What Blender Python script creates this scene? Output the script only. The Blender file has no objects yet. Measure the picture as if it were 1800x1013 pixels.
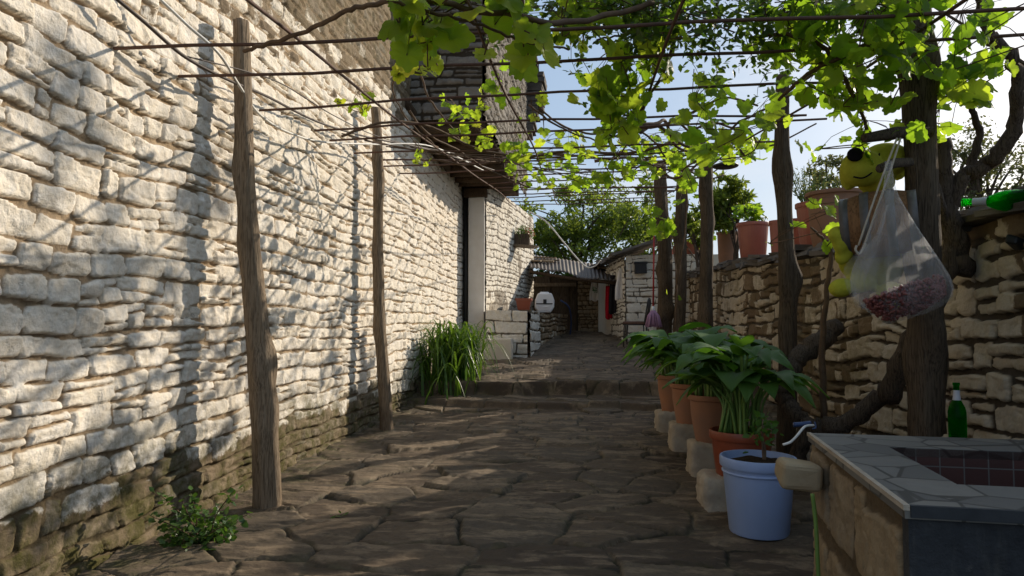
import bpy, math, random
import numpy as np
from mathutils import Vector, Matrix, Euler
S = bpy.context.scene
C = S.collection
R = math.radians
random.seed(7)
RNG = np.random.default_rng(7)

# ------------------------------------------------------------------ camera, sky, sun, exposure
EYE = Vector((0, 0, 1.25))
CAM_ROT = Euler((R(90 + 2.8), 0, R(5.7)), 'XYZ')
cd = bpy.data.cameras.new('Camera'); cam = bpy.data.objects.new('Camera', cd); C.objects.link(cam)
cam.location = EYE; cam.rotation_euler = CAM_ROT
cd.sensor_width = 36; cd.lens = 24; cd.clip_start = .05; cd.clip_end = 2000
S.camera = cam
SUN_AZ, SUN_EL = 45, 24.5           # azimuth clockwise from +Y, elevation
w = bpy.data.worlds.new('World'); S.world = w; w.use_nodes = True
nt = w.node_tree; nt.nodes.clear()
sky = nt.nodes.new('ShaderNodeTexSky'); sky.sky_type = 'NISHITA'; sky.sun_disc = False
sky.sun_elevation = R(SUN_EL); sky.sun_rotation = R(SUN_AZ); sky.air_density = 1.0; sky.dust_density = 2.2; sky.ozone_density = 1.2
bg = nt.nodes.new('ShaderNodeBackground'); bg.inputs['Strength'].default_value = .115
wo = nt.nodes.new('ShaderNodeOutputWorld')
tc = nt.nodes.new('ShaderNodeTexCoord')
mp = nt.nodes.new('ShaderNodeMapping'); mp.inputs['Scale'].default_value = (1, 1, 3.2)
cn = nt.nodes.new('ShaderNodeTexNoise'); cn.inputs['Scale'].default_value = 2.6; cn.inputs['Detail'].default_value = 7; cn.inputs['Roughness'].default_value = .55
cr = nt.nodes.new('ShaderNodeValToRGB'); cr.color_ramp.elements[0].position = .50; cr.color_ramp.elements[1].position = .78
cm = nt.nodes.new('ShaderNodeMix'); cm.data_type = 'RGBA'
cm.inputs['B'].default_value = (8.0, 8.2, 8.5, 1)
nt.links.new(tc.outputs['Generated'], mp.inputs['Vector']); nt.links.new(mp.outputs['Vector'], cn.inputs['Vector'])
nt.links.new(cn.outputs['Fac'], cr.inputs['Fac']); nt.links.new(cr.outputs['Color'], cm.inputs['Factor'])
hz = nt.nodes.new('ShaderNodeMix'); hz.data_type = 'RGBA'; hz.inputs[0].default_value = .6; hz.inputs['B'].default_value = (3.9, 5.4, 7.4, 1)
nt.links.new(sky.outputs['Color'], hz.inputs['A']); nt.links.new(hz.outputs['Result'], cm.inputs['A']); nt.links.new(cm.outputs['Result'], bg.inputs['Color'])
nt.links.new(bg.outputs['Background'], wo.inputs['Surface'])
sl = bpy.data.lights.new('Sun', 'SUN'); sun = bpy.data.objects.new('Sun', sl); C.objects.link(sun)
sl.energy = 5.0; sl.angle = R(.55); sl.color = (1, .89, .73)
SV = Vector((math.sin(R(SUN_AZ)) * math.cos(R(SUN_EL)), math.cos(R(SUN_AZ)) * math.cos(R(SUN_EL)), math.sin(R(SUN_EL))))
sun.rotation_euler = SV.to_track_quat('Z', 'Y').to_euler(); sun.location = (20, 20, 20)
S.view_settings.view_transform = 'Standard'; S.view_settings.look = 'None'
S.view_settings.exposure = 0.0; S.view_settings.gamma = 1
S.render.engine = 'CYCLES'
S.cycles.max_bounces = 8; S.cycles.transparent_max_bounces = 16; S.cycles.use_denoising = True
S.cycles.diffuse_bounces = 4

CM = CAM_ROT.to_matrix()
def P(px, py, d=None, x=None, y=None, z=None):
    """point of the place seen at a pixel of the 1800x1013 photograph, at camera depth d or on a plane"""
    v = CM @ Vector(((px - 900) / 1200, -(py - 506.5) / 1200, -1))
    if d is not None: t = d
    elif x is not None: t = (x - EYE.x) / v.x
    elif y is not None: t = (y - EYE.y) / v.y
    else: t = (z - EYE.z) / v.z
    return EYE + v * t

# ------------------------------------------------------------------ noise
def _h(ix, iy, seed):
    n = (ix.astype(np.int64) * 374761393 + iy.astype(np.int64) * 668265263 + seed * 974711) & 0xffffffff
    n = ((n ^ (n >> 13)) * 1274126177) & 0xffffffff
    n = (n ^ (n >> 16)) & 0xffffffff
    return n / 4294967295.0
def vn(x, y, seed=0):
    ix = np.floor(x); iy = np.floor(y); fx = x - ix; fy = y - iy
    fx = fx * fx * (3 - 2 * fx); fy = fy * fy * (3 - 2 * fy)
    a = _h(ix, iy, seed); b = _h(ix + 1, iy, seed); c = _h(ix, iy + 1, seed); d = _h(ix + 1, iy + 1, seed)
    return (a + (b - a) * fx) * (1 - fy) + (c + (d - c) * fx) * fy
def fbm(x, y, o=4, seed=0):
    r = 0; a = .5; t = 0
    for i in range(o):
        r = r + a * vn(x, y, seed + i * 17); t += a; a *= .5; x = x * 2.03 + 5.1; y = y * 2.03 + 3.7
    return r / t
def sstep(a, b, x):
    t = np.clip((x - a) / (b - a), 0, 1); return t * t * (3 - 2 * t)

# ------------------------------------------------------------------ materials
class NT:
    def __init__(s, name):
        s.m = bpy.data.materials.new(name); s.m.use_nodes = True; s.t = s.m.node_tree
        s.n = s.t.nodes; s.b = s.n['Principled BSDF']; s.out = s.n['Material Output']
        s.tc = s.n.new('ShaderNodeTexCoord')
    def link(s, a, b): s.t.links.new(a, b)
    def noise(s, sc, det=4, rough=.55, vec=None, mapping=None):
        n = s.n.new('ShaderNodeTexNoise'); n.inputs['Scale'].default_value = sc; n.inputs['Detail'].default_value = det; n.inputs['Roughness'].default_value = rough
        v = vec or s.tc.outputs['Object']
        if mapping:
            m = s.n.new('ShaderNodeMapping'); m.inputs['Scale'].default_value = mapping; s.link(v, m.inputs['Vector']); v = m.outputs['Vector']
        s.link(v, n.inputs['Vector']); return n.outputs['Fac']
    def ramp(s, f, stops):
        r = s.n.new('ShaderNodeValToRGB'); e = r.color_ramp.elements
        while len(e) < len(stops): e.new(.5)
        for k, (p, c) in enumerate(stops):
            e[k].position = p; e[k].color = (c, c, c, 1) if not hasattr(c, '__len__') else (*c, 1)
        s.link(f, r.inputs['Fac']); return r.outputs['Color']
    def attr(s, n):
        a = s.n.new('ShaderNodeAttribute'); a.attribute_name = n; return a.outputs['Fac']
    def mix(s, f, a, b, mode='MIX'):
        m = s.n.new('ShaderNodeMix'); m.data_type = 'RGBA'; m.blend_type = mode
        for k, v in (('Factor', f), ('A', a), ('B', b)):
            i = m.inputs[k] if k != 'Factor' else m.inputs[0]
            if hasattr(v, 'links') or hasattr(v, 'is_linked'): s.link(v, i)
            elif k == 'Factor': i.default_value = v
            else: i.default_value = (*v, 1)
        return m.outputs['Result']
    def math(s, op, a, b=0.0):
        m = s.n.new('ShaderNodeMath'); m.operation = op
        for k, v in ((0, a), (1, b)):
            if hasattr(v, 'is_linked'): s.link(v, m.inputs[k])
            else: m.inputs[k].default_value = v
        return m.outputs[0]
    def bump(s, h, st=.3, dist=.01):
        b = s.n.new('ShaderNodeBump'); b.inputs['Strength'].default_value = st; b.inputs['Distance'].default_value = dist
        s.link(h, b.inputs['Height']); s.link(b.outputs['Normal'], s.b.inputs['Normal']); return b
    def col(s, c): 
        if hasattr(c, 'is_linked'): s.link(c, s.b.inputs['Base Color'])
        else: s.b.inputs['Base Color'].default_value = (*c, 1)
        return s
    def rough(s, r, spec=.3): s.b.inputs['Roughness'].default_value = r; s.b.inputs['Specular IOR Level'].default_value = spec; return s

def stone_mat(name, stones, white, mortar, moss=(.07, .065, .015), bump=.5):
    q = NT(name)
    big = q.noise(1.7, 5); mid = q.noise(14, 6, .65); fine = q.noise(70, 5, .7)
    st = q.ramp(q.math('ADD', q.math('MULTIPLY', q.attr('rnd'), .75), q.math('MULTIPLY', mid, .3)), stones)
    st = q.mix(q.ramp(mid, [(.35, 0), (.7, .45)]), st, tuple(c * .55 for c in stones[0][1]))
    wv = q.mix(q.ramp(mid, [(.3, 0), (.75, 1)]), white, tuple(c * k for c, k in zip(white, (.86, .8, .7))))
    wv = q.mix(q.ramp(q.attr('rnd'), [(.0, 0), (1, .35)]), wv, tuple(c * k for c, k in zip(white, (.9, .82, .68))))
    pm = q.ramp(q.math('ADD', q.attr('paint'), q.math('MULTIPLY', q.math('SUBTRACT', q.noise(9, 7, .7), .5), 1.1)), [(.44, 0), (.56, 1)])
    wv = q.mix(q.ramp(q.noise(4.5, 9, .72), [(.54, 0), (.70, .55)]), wv, tuple(c * k for c, k in zip(white, (.62, .55, .44))))
    c = q.mix(pm, st, wv)
    c = q.mix(q.math('MULTIPLY', q.attr('moss'), q.ramp(q.noise(7, 6, .7), [(.38, 0), (.6, 1)])), c, moss)
    mo = q.mix(fine, mortar, tuple(k * .6 for k in mortar))
    mo = q.mix(q.math('MULTIPLY', q.attr('moss'), 1.0), mo, (.075, .058, .03))
    c = q.mix(q.ramp(q.attr('prof'), [(.15, 0), (.6, 1)]), mo, c)
    c = q.mix(q.ramp(fine, [(.45, 0), (.8, .25)]), c, (.1, .08, .05))
    q.col(c).rough(.92, .15)
    q.bump(q.math('ADD', q.math('MULTIPLY', mid, .9), q.math('MULTIPLY', fine, .5)), min(1, bump * 1.6), .02)
    return q.m
M = {}
M['wall_white'] = stone_mat('whitewashed_stone', [(.1, (.17, .125, .08)), (.5, (.30, .23, .155)), (.9, (.22, .19, .15))], (.86, .81, .74), (.46, .34, .22))
M['wall_right'] = stone_mat('patchy_whitewash_stone', [(.1, (.16, .11, .065)), (.5, (.27, .195, .12)), (.9, (.20, .165, .12))], (.60, .53, .43), (.10, .08, .06))
M['wall_bare'] = stone_mat('bare_rubble_stone', [(.1, (.13, .10, .075)), (.5, (.23, .185, .14)), (.9, (.18, .165, .15))], (.62, .56, .46), (.06, .045, .03))
M['wall_upper'] = stone_mat('grey_limestone', [(.1, (.17, .15, .13)), (.5, (.30, .27, .23)), (.9, (.25, .23, .21))], (.6, .55, .46), (.07, .055, .04))
M['wall_rubble'] = stone_mat('warm_rubble_stone', [(.1, (.26, .18, .105)), (.5, (.42, .31, .19)), (.9, (.34, .28, .2))], (.62, .56, .46), (.15, .105, .06))
M['wall_clean'] = stone_mat('clean_whitewash_stone', [(.1, (.3, .25, .2)), (.5, (.4, .35, .28)), (.9, (.4, .36, .3))], (.82, .79, .73), (.20, .165, .125))

def slate_mat():
    q = NT('flagstone')
    mid = q.noise(5, 7, .62); fine = q.noise(45, 6, .7); lay = q.noise(3, 6, .6, mapping=(1, 3.2, 1))
    c = q.ramp(q.math('ADD', q.math('MULTIPLY', q.attr('rnd'), .75), q.math('MULTIPLY', mid, .3)),
               [(.15, (.066, .047, .032)), (.5, (.125, .09, .059)), (.72, (.095, .075, .054)), (.95, (.195, .145, .095))])
    c = q.mix(q.ramp(lay, [(.5, 0), (.62, .7)]), c, (.29, .215, .14))
    c = q.mix(q.ramp(q.noise(8, 8, .75, mapping=(1, 2.2, 1)), [(.52, 0), (.66, .75)]), c, (.055, .042, .032))
    c = q.mix(q.ramp(fine, [(.4, 0), (.75, .5)]), c, (.06, .045, .03))
    c = q.mix(q.ramp(q.attr('prof'), [(.1, 0), (.7, 1)]), q.mix(q.ramp(q.noise(3.5, 5), [(.45, 0), (.65, 1)]), (.03, .024, .016), (.19, .145, .095)), c)
    c = q.mix(q.math('MULTIPLY', q.attr('moss'), q.ramp(q.noise(11, 6, .7), [(.45, 0), (.65, 1)])), c, (.06, .06, .018))
    q.col(c).rough(.82, .25)
    q.bump(q.math('ADD', mid, q.math('MULTIPLY', fine, .5)), .6, .02)
    return q.m
M['slate'] = slate_mat()

def simple(name, c1, c2=None, sc=12, rough=.7, spec=.3, bump=.2, mapping=None, dist=.005):
    q = NT(name)
    if c2 is None: c2 = tuple(k * .75 for k in c1)
    f = q.noise(sc, 6, .6, mapping=mapping)
    q.col(q.mix(q.ramp(f, [(.3, 0), (.7, 1)]), c1, c2)).rough(rough, spec)
    if bump: q.bump(q.noise(sc * 3, 5, .65, mapping=mapping), bump, dist)
    return q.m
def wood_mat(name, a, b, dark):
    q = NT(name)
    g = q.noise(14, 7, .65, mapping=(3.5, 3.5, .22)); k = q.noise(2.2, 4); f = q.noise(60, 4, .6, mapping=(2.5, 2.5, .12))
    c = q.mix(q.ramp(g, [(.3, 0), (.7, 1)]), a, b)
    c = q.mix(q.ramp(f, [(.48, 0), (.62, .8)]), c, dark)
    c = q.mix(q.ramp(k, [(.5, 0), (.75, .6)]), c, dark)
    q.col(c).rough(.88, .15); q.bump(q.math('ADD', g, f), .8, .02); return q.m
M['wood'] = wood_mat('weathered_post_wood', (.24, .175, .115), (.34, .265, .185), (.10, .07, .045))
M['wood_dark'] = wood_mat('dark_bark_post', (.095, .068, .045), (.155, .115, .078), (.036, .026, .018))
M['bark'] = wood_mat('vine_bark', (.085, .062, .045), (.15, .115, .085), (.03, .022, .017))
M['timber'] = wood_mat('old_timber', (.085, .056, .036), (.13, .09, .058), (.03, .02, .014))
M['barrel_wood'] = wood_mat('barrel_oak', (.24, .12, .055), (.33, .18, .085), (.12, .06, .03))
M['rust'] = simple('rusty_iron', (.13, .065, .04), (.075, .045, .035), 30, .75, .3, .3)
M['cane'] = simple('vine_cane', (.16, .10, .06), (.09, .06, .04), 20, .8, .2, .3)
M['stem_green'] = simple('green_stalk', (.16, .26, .05), (.10, .18, .035), 12, .5, .4, 0)
M['terracotta'] = simple('clay_terracotta', (.43, .19, .10), (.33, .18, .115), 3.5, .8, .2, .15)
M['terracotta_dull'] = simple('weathered_clay', (.30, .16, .10), (.24, .14, .095), 9, .85, .2, .2)
M['plastic_terracotta'] = simple('terracotta_plastic', (.36, .115, .075), (.31, .10, .068), 5, .45, .4, .03)
M['plastic_red'] = simple('red_brown_plastic', (.30, .07, .03), (.24, .055, .025), 5, .4, .45, .03)
M['plastic_blue'] = simple('pale_blue_plastic', (.34, .44, .70), (.29, .375, .58), 2.6, .45, .4, .05)
M['soil'] = simple('potting_soil', (.055, .038, .024), (.03, .02, .014), 40, .95, .1, .8, dist=.02)
M['block'] = simple('pale_limestone_block', (.50, .43, .34), (.36, .30, .23), 9, .9, .15, .7, dist=.02)
M['spout'] = simple('sandstone', (.38, .30, .19), (.30, .23, .145), 8, .85, .2, .4, dist=.01)
M['plaster'] = simple('plaster', (.68, .62, .52), (.6, .53, .43), 5, .9, .15, .2)
M['concrete'] = simple('dark_render', (.05, .053, .058), (.022, .024, .027), 6, .7, .3, .4)
def render_mat():
    q = NT('stained_render'); a = q.noise(3, 7, .7); b_ = q.noise(22, 6, .7); d = q.noise(6, 5, .6, mapping=(4, 4, .5))
    c = q.mix(q.ramp(a, [(.38, 0), (.62, 1)]), (.05, .053, .058), (.018, .019, .022)); c = q.mix(q.ramp(d, [(.55, 0), (.75, .6)]), c, (.09, .085, .075)); c = q.mix(q.ramp(b_, [(.62, 0), (.72, .5)]), c, (.11, .105, .095))
    q.col(c).rough(.75, .3); q.bump(q.math('ADD', a, b_), .7, .015); return q.m
M['stained_render'] = render_mat()
M['pillar'] = simple('limewashed_pillar', (.80, .77, .72), (.68, .63, .56), 3, .9, .15, .35, dist=.01)
M['black_metal'] = simple('black_metal', (.02, .02, .022), (.03, .026, .024), 20, .45, .5, .1)
M['black_plastic'] = simple('black_plastic', (.018, .018, .02), None, 10, .5, .4, 0)
M['white_plastic'] = simple('white_plastic', (.80, .80, .80), (.74, .74, .74), 3, .35, .5, 0)
M['cable_black'] = simple('dark_cable', (.07, .05, .04), None, 20, .6, .3, 0)
M['cable_white'] = simple('white_cable', (.75, .72, .66), None, 20, .5, .4, 0)
M['rope'] = simple('pale_rope', (.55, .5, .42), (.4, .35, .28), 60, .9, .1, .3)
M['iron_hoop'] = simple('grey_hoop', (.13, .115, .105), (.075, .066, .06), 20, .45, .5, .2)
M['cushion'] = simple('brown_cushion', (.16, .10, .075), (.1, .06, .05), 25, .95, .1, .3)
M['cloth_white'] = simple('white_cloth', (.74, .72, .7), (.68, .65, .63), 5, .95, .1, .1)
M['cloth_red'] = simple('red_cloth', (.50, .012, .03), (.42, .01, .025), 5, .9, .1, .1)
M['cloth_black'] = simple('black_cloth', (.028, .026, .03), None, 5, .95, .1, .1)
M['mop'] = simple('pinkish_mop', (.44, .27, .40), (.36, .21, .33), 30, .95, .1, .4)
M['red_handle'] = simple('red_handle', (.42, .03, .03), None, 5, .4, .4, 0)
M['blue_pipe'] = simple('blue_pipe', (.03, .055, .14), None, 5, .4, .4, 0)
M['plush'] = simple('yellow_plush', (.48, .47, .05), (.38, .37, .035), 25, .95, .1, .5, dist=.01)
M['plush_black'] = simple('black_plush', (.012, .012, .016), None, 25, .9, .1, .3)
M['bean'] = simple('red_bean', (.15, .03, .03), (.22, .08, .065), 30, .4, .4, 0)
M['slate_roof'] = simple('stone_slates', (.10, .088, .078), (.17, .15, .13), 4, .9, .15, .6, dist=.02)
M['corrugated'] = simple('corrugated_sheet', (.10, .08, .066), (.06, .04, .03), 4, .6, .4, .1)
M['earth'] = simple('earth', (.10, .085, .045), (.07, .075, .03), 1.2, .95, .1, .6, dist=.05)
M['leaf_mark'] = simple('green_print', (.05, .22, .09), None, 9, .9, .1, 0)
M['label_paper'] = simple('silver_label', (.55, .56, .6), None, 9, .5, .3, 0)

def leaf_mat(name, stops, tstops, trans=.5, rough=.45, spec=.35):
    q = NT(name)
    t = q.attr('tint'); n = q.noise(30, 3)
    f = q.math('ADD', q.math('MULTIPLY', t, .85), q.math('MULTIPLY', n, .15))
    c = q.ramp(f, stops); q.col(c).rough(rough, spec)
    tr = q.n.new('ShaderNodeBsdfTranslucent'); q.link(q.ramp(f, tstops), tr.inputs['Color'])
    mx = q.n.new('ShaderNodeMixShader'); mx.inputs[0].default_value = trans
    q.link(q.b.outputs[0], mx.inputs[1]); q.link(tr.outputs[0], mx.inputs[2]); q.link(mx.outputs[0], q.out.inputs['Surface'])
    q.bump(q.noise(90, 3), .25, .004)
    return q.m
M['grape'] = leaf_mat('grape_leaf', [(.0, (.035, .075, .012)), (.5, (.085, .15, .018)), (.85, (.19, .25, .025)), (1, (.34, .27, .04))],
                      [(.0, (.16, .32, .012)), (.5, (.36, .58, .025)), (.85, (.64, .78, .05)), (1, (.86, .70, .07))], .64)
M['small_leaf'] = leaf_mat('small_leaf', [(0, (.025, .055, .012)), (1, (.075, .125, .02))], [(0, (.06, .13, .01)), (1, (.2, .31, .02))], .4)
M['hosta'] = leaf_mat('broad_leaf', [(0, (.05, .12, .025)), (1, (.10, .20, .04))], [(0, (.09, .24, .015)), (1, (.2, .38, .03))], .38, .5)
M['strap'] = leaf_mat('strap_leaf', [(0, (.035, .085, .015)), (1, (.09, .17, .025))], [(0, (.08, .2, .015)), (1, (.24, .38, .03))], .35, .35)
M['weed'] = leaf_mat('weed_leaf', [(0, (.03, .07, .018)), (1, (.09, .16, .035))], [(0, (.06, .15, .015)), (1, (.18, .32, .03))], .3, .35)
M['tree_leaf'] = leaf_mat('tree_leaf', [(0, (.045, .085, .014)), (1, (.15, .20, .03))], [(0, (.12, .2, .015)), (1, (.38, .45, .05))], .45)
M['olive_leaf'] = leaf_mat('olive_leaf', [(0, (.06, .075, .03)), (1, (.15, .16, .07))], [(0, (.11, .13, .03)), (1, (.28, .28, .07))], .35)
M['geranium'] = leaf_mat('red_flower', [(0, (.06, .10, .02)), (.6, (.10, .15, .03)), (.75, (.35, .03, .03)), (1, (.5, .05, .06))], [(0, (.1, .2, .02)), (.6, (.15, .25, .03)), (.75, (.4, .05, .04)), (1, (.5, .08, .08))], .35)
def glass_green():
    q = NT('green_glass'); q.col((.012, .26, .03)).rough(.05, .5)
    q.b.inputs['Base Color'].default_value = (.05, .62, .09, 1); q.b.inputs['Transmission Weight'].default_value = 1; q.b.inputs['IOR'].default_value = 1.15
    tl = q.n.new('ShaderNodeBsdfTranslucent'); tl.inputs['Color'].default_value = (.03, .5, .06, 1)
    mx = q.n.new('ShaderNodeMixShader'); mx.inputs[0].default_value = .3; q.link(q.b.outputs[0], mx.inputs[1]); q.link(tl.outputs[0], mx.inputs[2]); q.link(mx.outputs[0], q.out.inputs['Surface'])
    return q.m
M['green_glass'] = glass_green()
def bag_mat():
    q = NT('thin_polythene'); q.col((.75, .75, .76)).rough(.28, .5)
    tp = q.n.new('ShaderNodeBsdfTransparent'); tl = q.n.new('ShaderNodeBsdfTranslucent'); tl.inputs['Color'].default_value = (.8, .8, .82, 1)
    m1 = q.n.new('ShaderNodeMixShader'); m1.inputs[0].default_value = .5
    q.link(q.b.outputs[0], m1.inputs[1]); q.link(tl.outputs[0], m1.inputs[2])
    m2 = q.n.new('ShaderNodeMixShader')
    q.link(q.ramp(q.noise(3, 5, .6, mapping=(6, 6, .8)), [(.3, .10), (.7, .28)]), m2.inputs[0])
    q.link(tp.outputs[0], m2.inputs[1]); q.link(m1.outputs[0], m2.inputs[2]); q.link(m2.outputs[0], q.out.inputs['Surface'])
    q.bump(q.noise(5, 5, .6, mapping=(7, 7, .7)), .6, .03)
    return q.m
M['bag'] = bag_mat()
def paving_top():
    q = NT('crazy_paving_top')
    v = q.n.new('ShaderNodeTexVoronoi'); v.feature = 'DISTANCE_TO_EDGE'; v.inputs['Scale'].default_value = 5.2; q.link(q.tc.outputs['Object'], v.inputs['Vector'])
    v2 = q.n.new('ShaderNodeTexVoronoi'); v2.inputs['Scale'].default_value = 5.2; q.link(q.tc.outputs['Object'], v2.inputs['Vector'])
    sep = q.n.new('ShaderNodeSeparateColor'); q.link(v2.outputs['Color'], sep.inputs[0])
    c = q.ramp(sep.outputs[0], [(0, (.10, .097, .09)), (.5, (.15, .145, .132)), (1, (.20, .185, .16))])
    c = q.mix(q.ramp(q.noise(12, 6, .65), [(.4, 0), (.75, .55)]), c, (.12, .11, .10))
    c = q.mix(q.ramp(v.outputs['Distance'], [(.02, 1), (.035, 0)]), c, (.05, .047, .042))
    q.col(c).rough(.55, .4); q.bump(v.outputs['Distance'], .3, .01); return q.m
M['paving_top'] = paving_top()
def tiles():
    q = NT('dark_red_tiles')
    b = q.n.new('ShaderNodeTexBrick'); b.offset = 0; b.inputs['Scale'].default_value = 1
    b.inputs['Brick Width'].default_value = .085; b.inputs['Row Height'].default_value = .085; b.inputs['Mortar Size'].default_value = .0025
    b.inputs['Color1'].default_value = (.06, .03, .027, 1); b.inputs['Color2'].default_value = (.085, .04, .034, 1); b.inputs['Mortar'].default_value = (.13, .12, .11, 1)
    m = q.n.new('ShaderNodeMapping'); m.inputs['Rotation'].default_value = (R(90), 0, 0); q.link(q.tc.outputs['Object'], m.inputs['Vector']); q.link(m.outputs[0], b.inputs['Vector'])
    q.col(b.outputs['Color']).rough(.3, .5); return q.m
M['tiles'] = tiles()

# ------------------------------------------------------------------ object helpers
def tag(o, label=None, cat=None, group=None, kind=None):
    if label: o['label'] = label
    if cat: o['category'] = cat
    if group: o['group'] = group
    if kind: o['kind'] = kind
    return o
def empty(name, loc, label, cat, group=None):
    o = bpy.data.objects.new(name, None); C.objects.link(o); o.location = loc; o.empty_display_size = .1
    return tag(o, label, cat, group)
def place(o, parent):
    if parent is not None:
        o.parent = parent
        p = parent; off = Vector(parent.location)
        while p.parent: p = p.parent; off += Vector(p.location)
        o.matrix_parent_inverse = Matrix.Translation(-off)
    return o
def np_mesh(name, V, F, mat, parent=None, smooth=True, attrs=None):
    me = bpy.data.meshes.new(name); V = np.asarray(V, np.float32); F = np.asarray(F, np.int32)
    me.vertices.add(len(V)); me.vertices.foreach_set('co', V.ravel())
    k = F.shape[1]; me.loops.add(F.size); me.loops.foreach_set('vertex_index', F.ravel())
    me.polygons.add(len(F)); me.polygons.foreach_set('loop_start', np.arange(0, F.size, k, dtype=np.int32))
    me.polygons.foreach_set('use_smooth', np.full(len(F), smooth))
    for n, a in (attrs or {}).items():
        at = me.attributes.new(n, 'FLOAT', 'POINT'); at.data.foreach_set('value', np.asarray(a, np.float32).ravel())
    me.update(calc_edges=True); me.validate()
    o = bpy.data.objects.new(name, me); C.objects.link(o); me.materials.append(mat)
    return place(o, parent)
def frames(pts):
    pts = [Vector(p) for p in pts]; T = []
    for i in range(len(pts)):
        a = pts[max(0, i - 1)]; b = pts[min(len(pts) - 1, i + 1)]; t = (b - a); T.append(t.normalized() if t.length > 1e-9 else Vector((0, 0, 1)))
    u = T[0].orthogonal().normalized(); out = []
    for t in T:
        u = (u - t * u.dot(t)); u = u.normalized() if u.length > 1e-6 else t.orthogonal().normalized()
        out.append((t, u, t.cross(u)))
    return pts, out
class MB:
    def __init__(s): s.v = []; s.f = []; s.t = []
    def add(s, vs, fs, tint=.5):
        b = len(s.v); s.v += [tuple(v) for v in vs]; s.f += [tuple(i + b for i in f) for f in fs]; s.t += [tint] * len(vs); return s
    def box(s, c, d, rot=None, jit=0, bev=0):
        hx, hy, hz = (k / 2 for k in d); c = Vector(c)
        vs = [Vector((sx * hx, sy * hy, sz * hz)) for sz in (-1, 1) for sy in (-1, 1) for sx in (-1, 1)]
        vs = [v + Vector([random.uniform(-jit, jit) for _ in range(3)]) for v in vs]
        if rot is not None: vs = [rot @ v for v in vs]
        return s.add([v + c for v in vs], [(0, 2, 3, 1), (4, 5, 7, 6), (0, 1, 5, 4), (2, 6, 7, 3), (0, 4, 6, 2), (1, 3, 7, 5)])
    def tube(s, pts, r, n=8, tint=.5, cap=True, wob=0):
        pts, fr = frames(pts); L = len(pts); rs = r if hasattr(r, '__len__') else [r] * L
        vs = []; fs = []
        for p, (t, u, v), rr in zip(pts, fr, rs):
            for k in range(n):
                a = 2 * math.pi * k / n; q = rr * (1 + wob * (random.random() - .5))
                vs.append(p + (u * math.cos(a) + v * math.sin(a)) * q)
        for i in range(L - 1):
            for k in range(n):
                a = i * n + k; b = i * n + (k + 1) % n; fs.append((a, b, b + n, a + n))
        if cap: fs.append(tuple(range(n - 1, -1, -1))); fs.append(tuple((L - 1) * n + k for k in range(n)))
        return s.add(vs, fs, tint)
    def lathe(s, prof, c, n=32, axis=None, ribs=0, rib=0):
        c = Vector(c); rot = Vector(axis).to_track_quat('Z', 'Y').to_matrix() if axis is not None else Matrix.Identity(3)
        vs = []; fs = []
        for r, z in prof:
            for k in range(n):
                a = 2 * math.pi * k / n; q = r * (1 + rib * math.cos(a * ribs)) if ribs else r
                vs.append(c + rot @ Vector((q * math.cos(a), q * math.sin(a), z)))
        for i in range(len(prof) - 1):
            for k in range(n):
                a = i * n + k; b = i * n + (k + 1) % n; fs.append((a, b, b + n, a + n))
        return s.add(vs, fs)
    def ell(s, c, r, rot=None, n=16, m=10):
        c = Vector(c); vs = []; fs = []
        for i in range(m + 1):
            th = math.pi * i / m
            for k in range(n):
                a = 2 * math.pi * k / n; v = Vector((r[0] * math.sin(th) * math.cos(a), r[1] * math.sin(th) * math.sin(a), r[2] * math.cos(th)))
                vs.append(c + (rot @ v if rot is not None else v))
        for i in range(m):
            for k in range(n):
                a = i * n + k; b = i * n + (k + 1) % n; fs.append((a, a + n, b + n, b))
        return s.add(vs, fs)
    def build(s, name, mat, parent=None, smooth=True):
        me = bpy.data.meshes.new(name); me.from_pydata(s.v, [], s.f)
        at = me.attributes.new('tint', 'FLOAT', 'POINT'); at.data.foreach_set('value', s.t)
        if smooth: me.polygons.foreach_set('use_smooth', [True] * len(me.polygons))
        me.materials.append(mat); me.update()
        o = bpy.data.objects.new(name, me); C.objects.link(o); return place(o, parent)
def bevel(o, w_=.01, seg=2):
    m = o.modifiers.new('b', 'BEVEL'); m.width = w_; m.segments = seg; m.limit_method = 'ANGLE'; m.angle_limit = R(40); return o
def smooth_path(pts, n=6):
    pts = [Vector(p) for p in pts]; out = []
    for i in range(len(pts) - 1):
        p0 = pts[max(0, i - 1)]; p1 = pts[i]; p2 = pts[i + 1]; p3 = pts[min(len(pts) - 1, i + 2)]
        for k in range(n):
            t = k / n
            out.append(.5 * ((2 * p1) + (p2 - p0) * t + (2 * p0 - 5 * p1 + 4 * p2 - p3) * t * t + (3 * p1 - p0 - 3 * p2 + p3) * t ** 3))
    out.append(pts[-1]); return out
def lerp_r(a, b, n): return [a + (b - a) * i / (n - 1) for i in range(n)]

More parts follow.
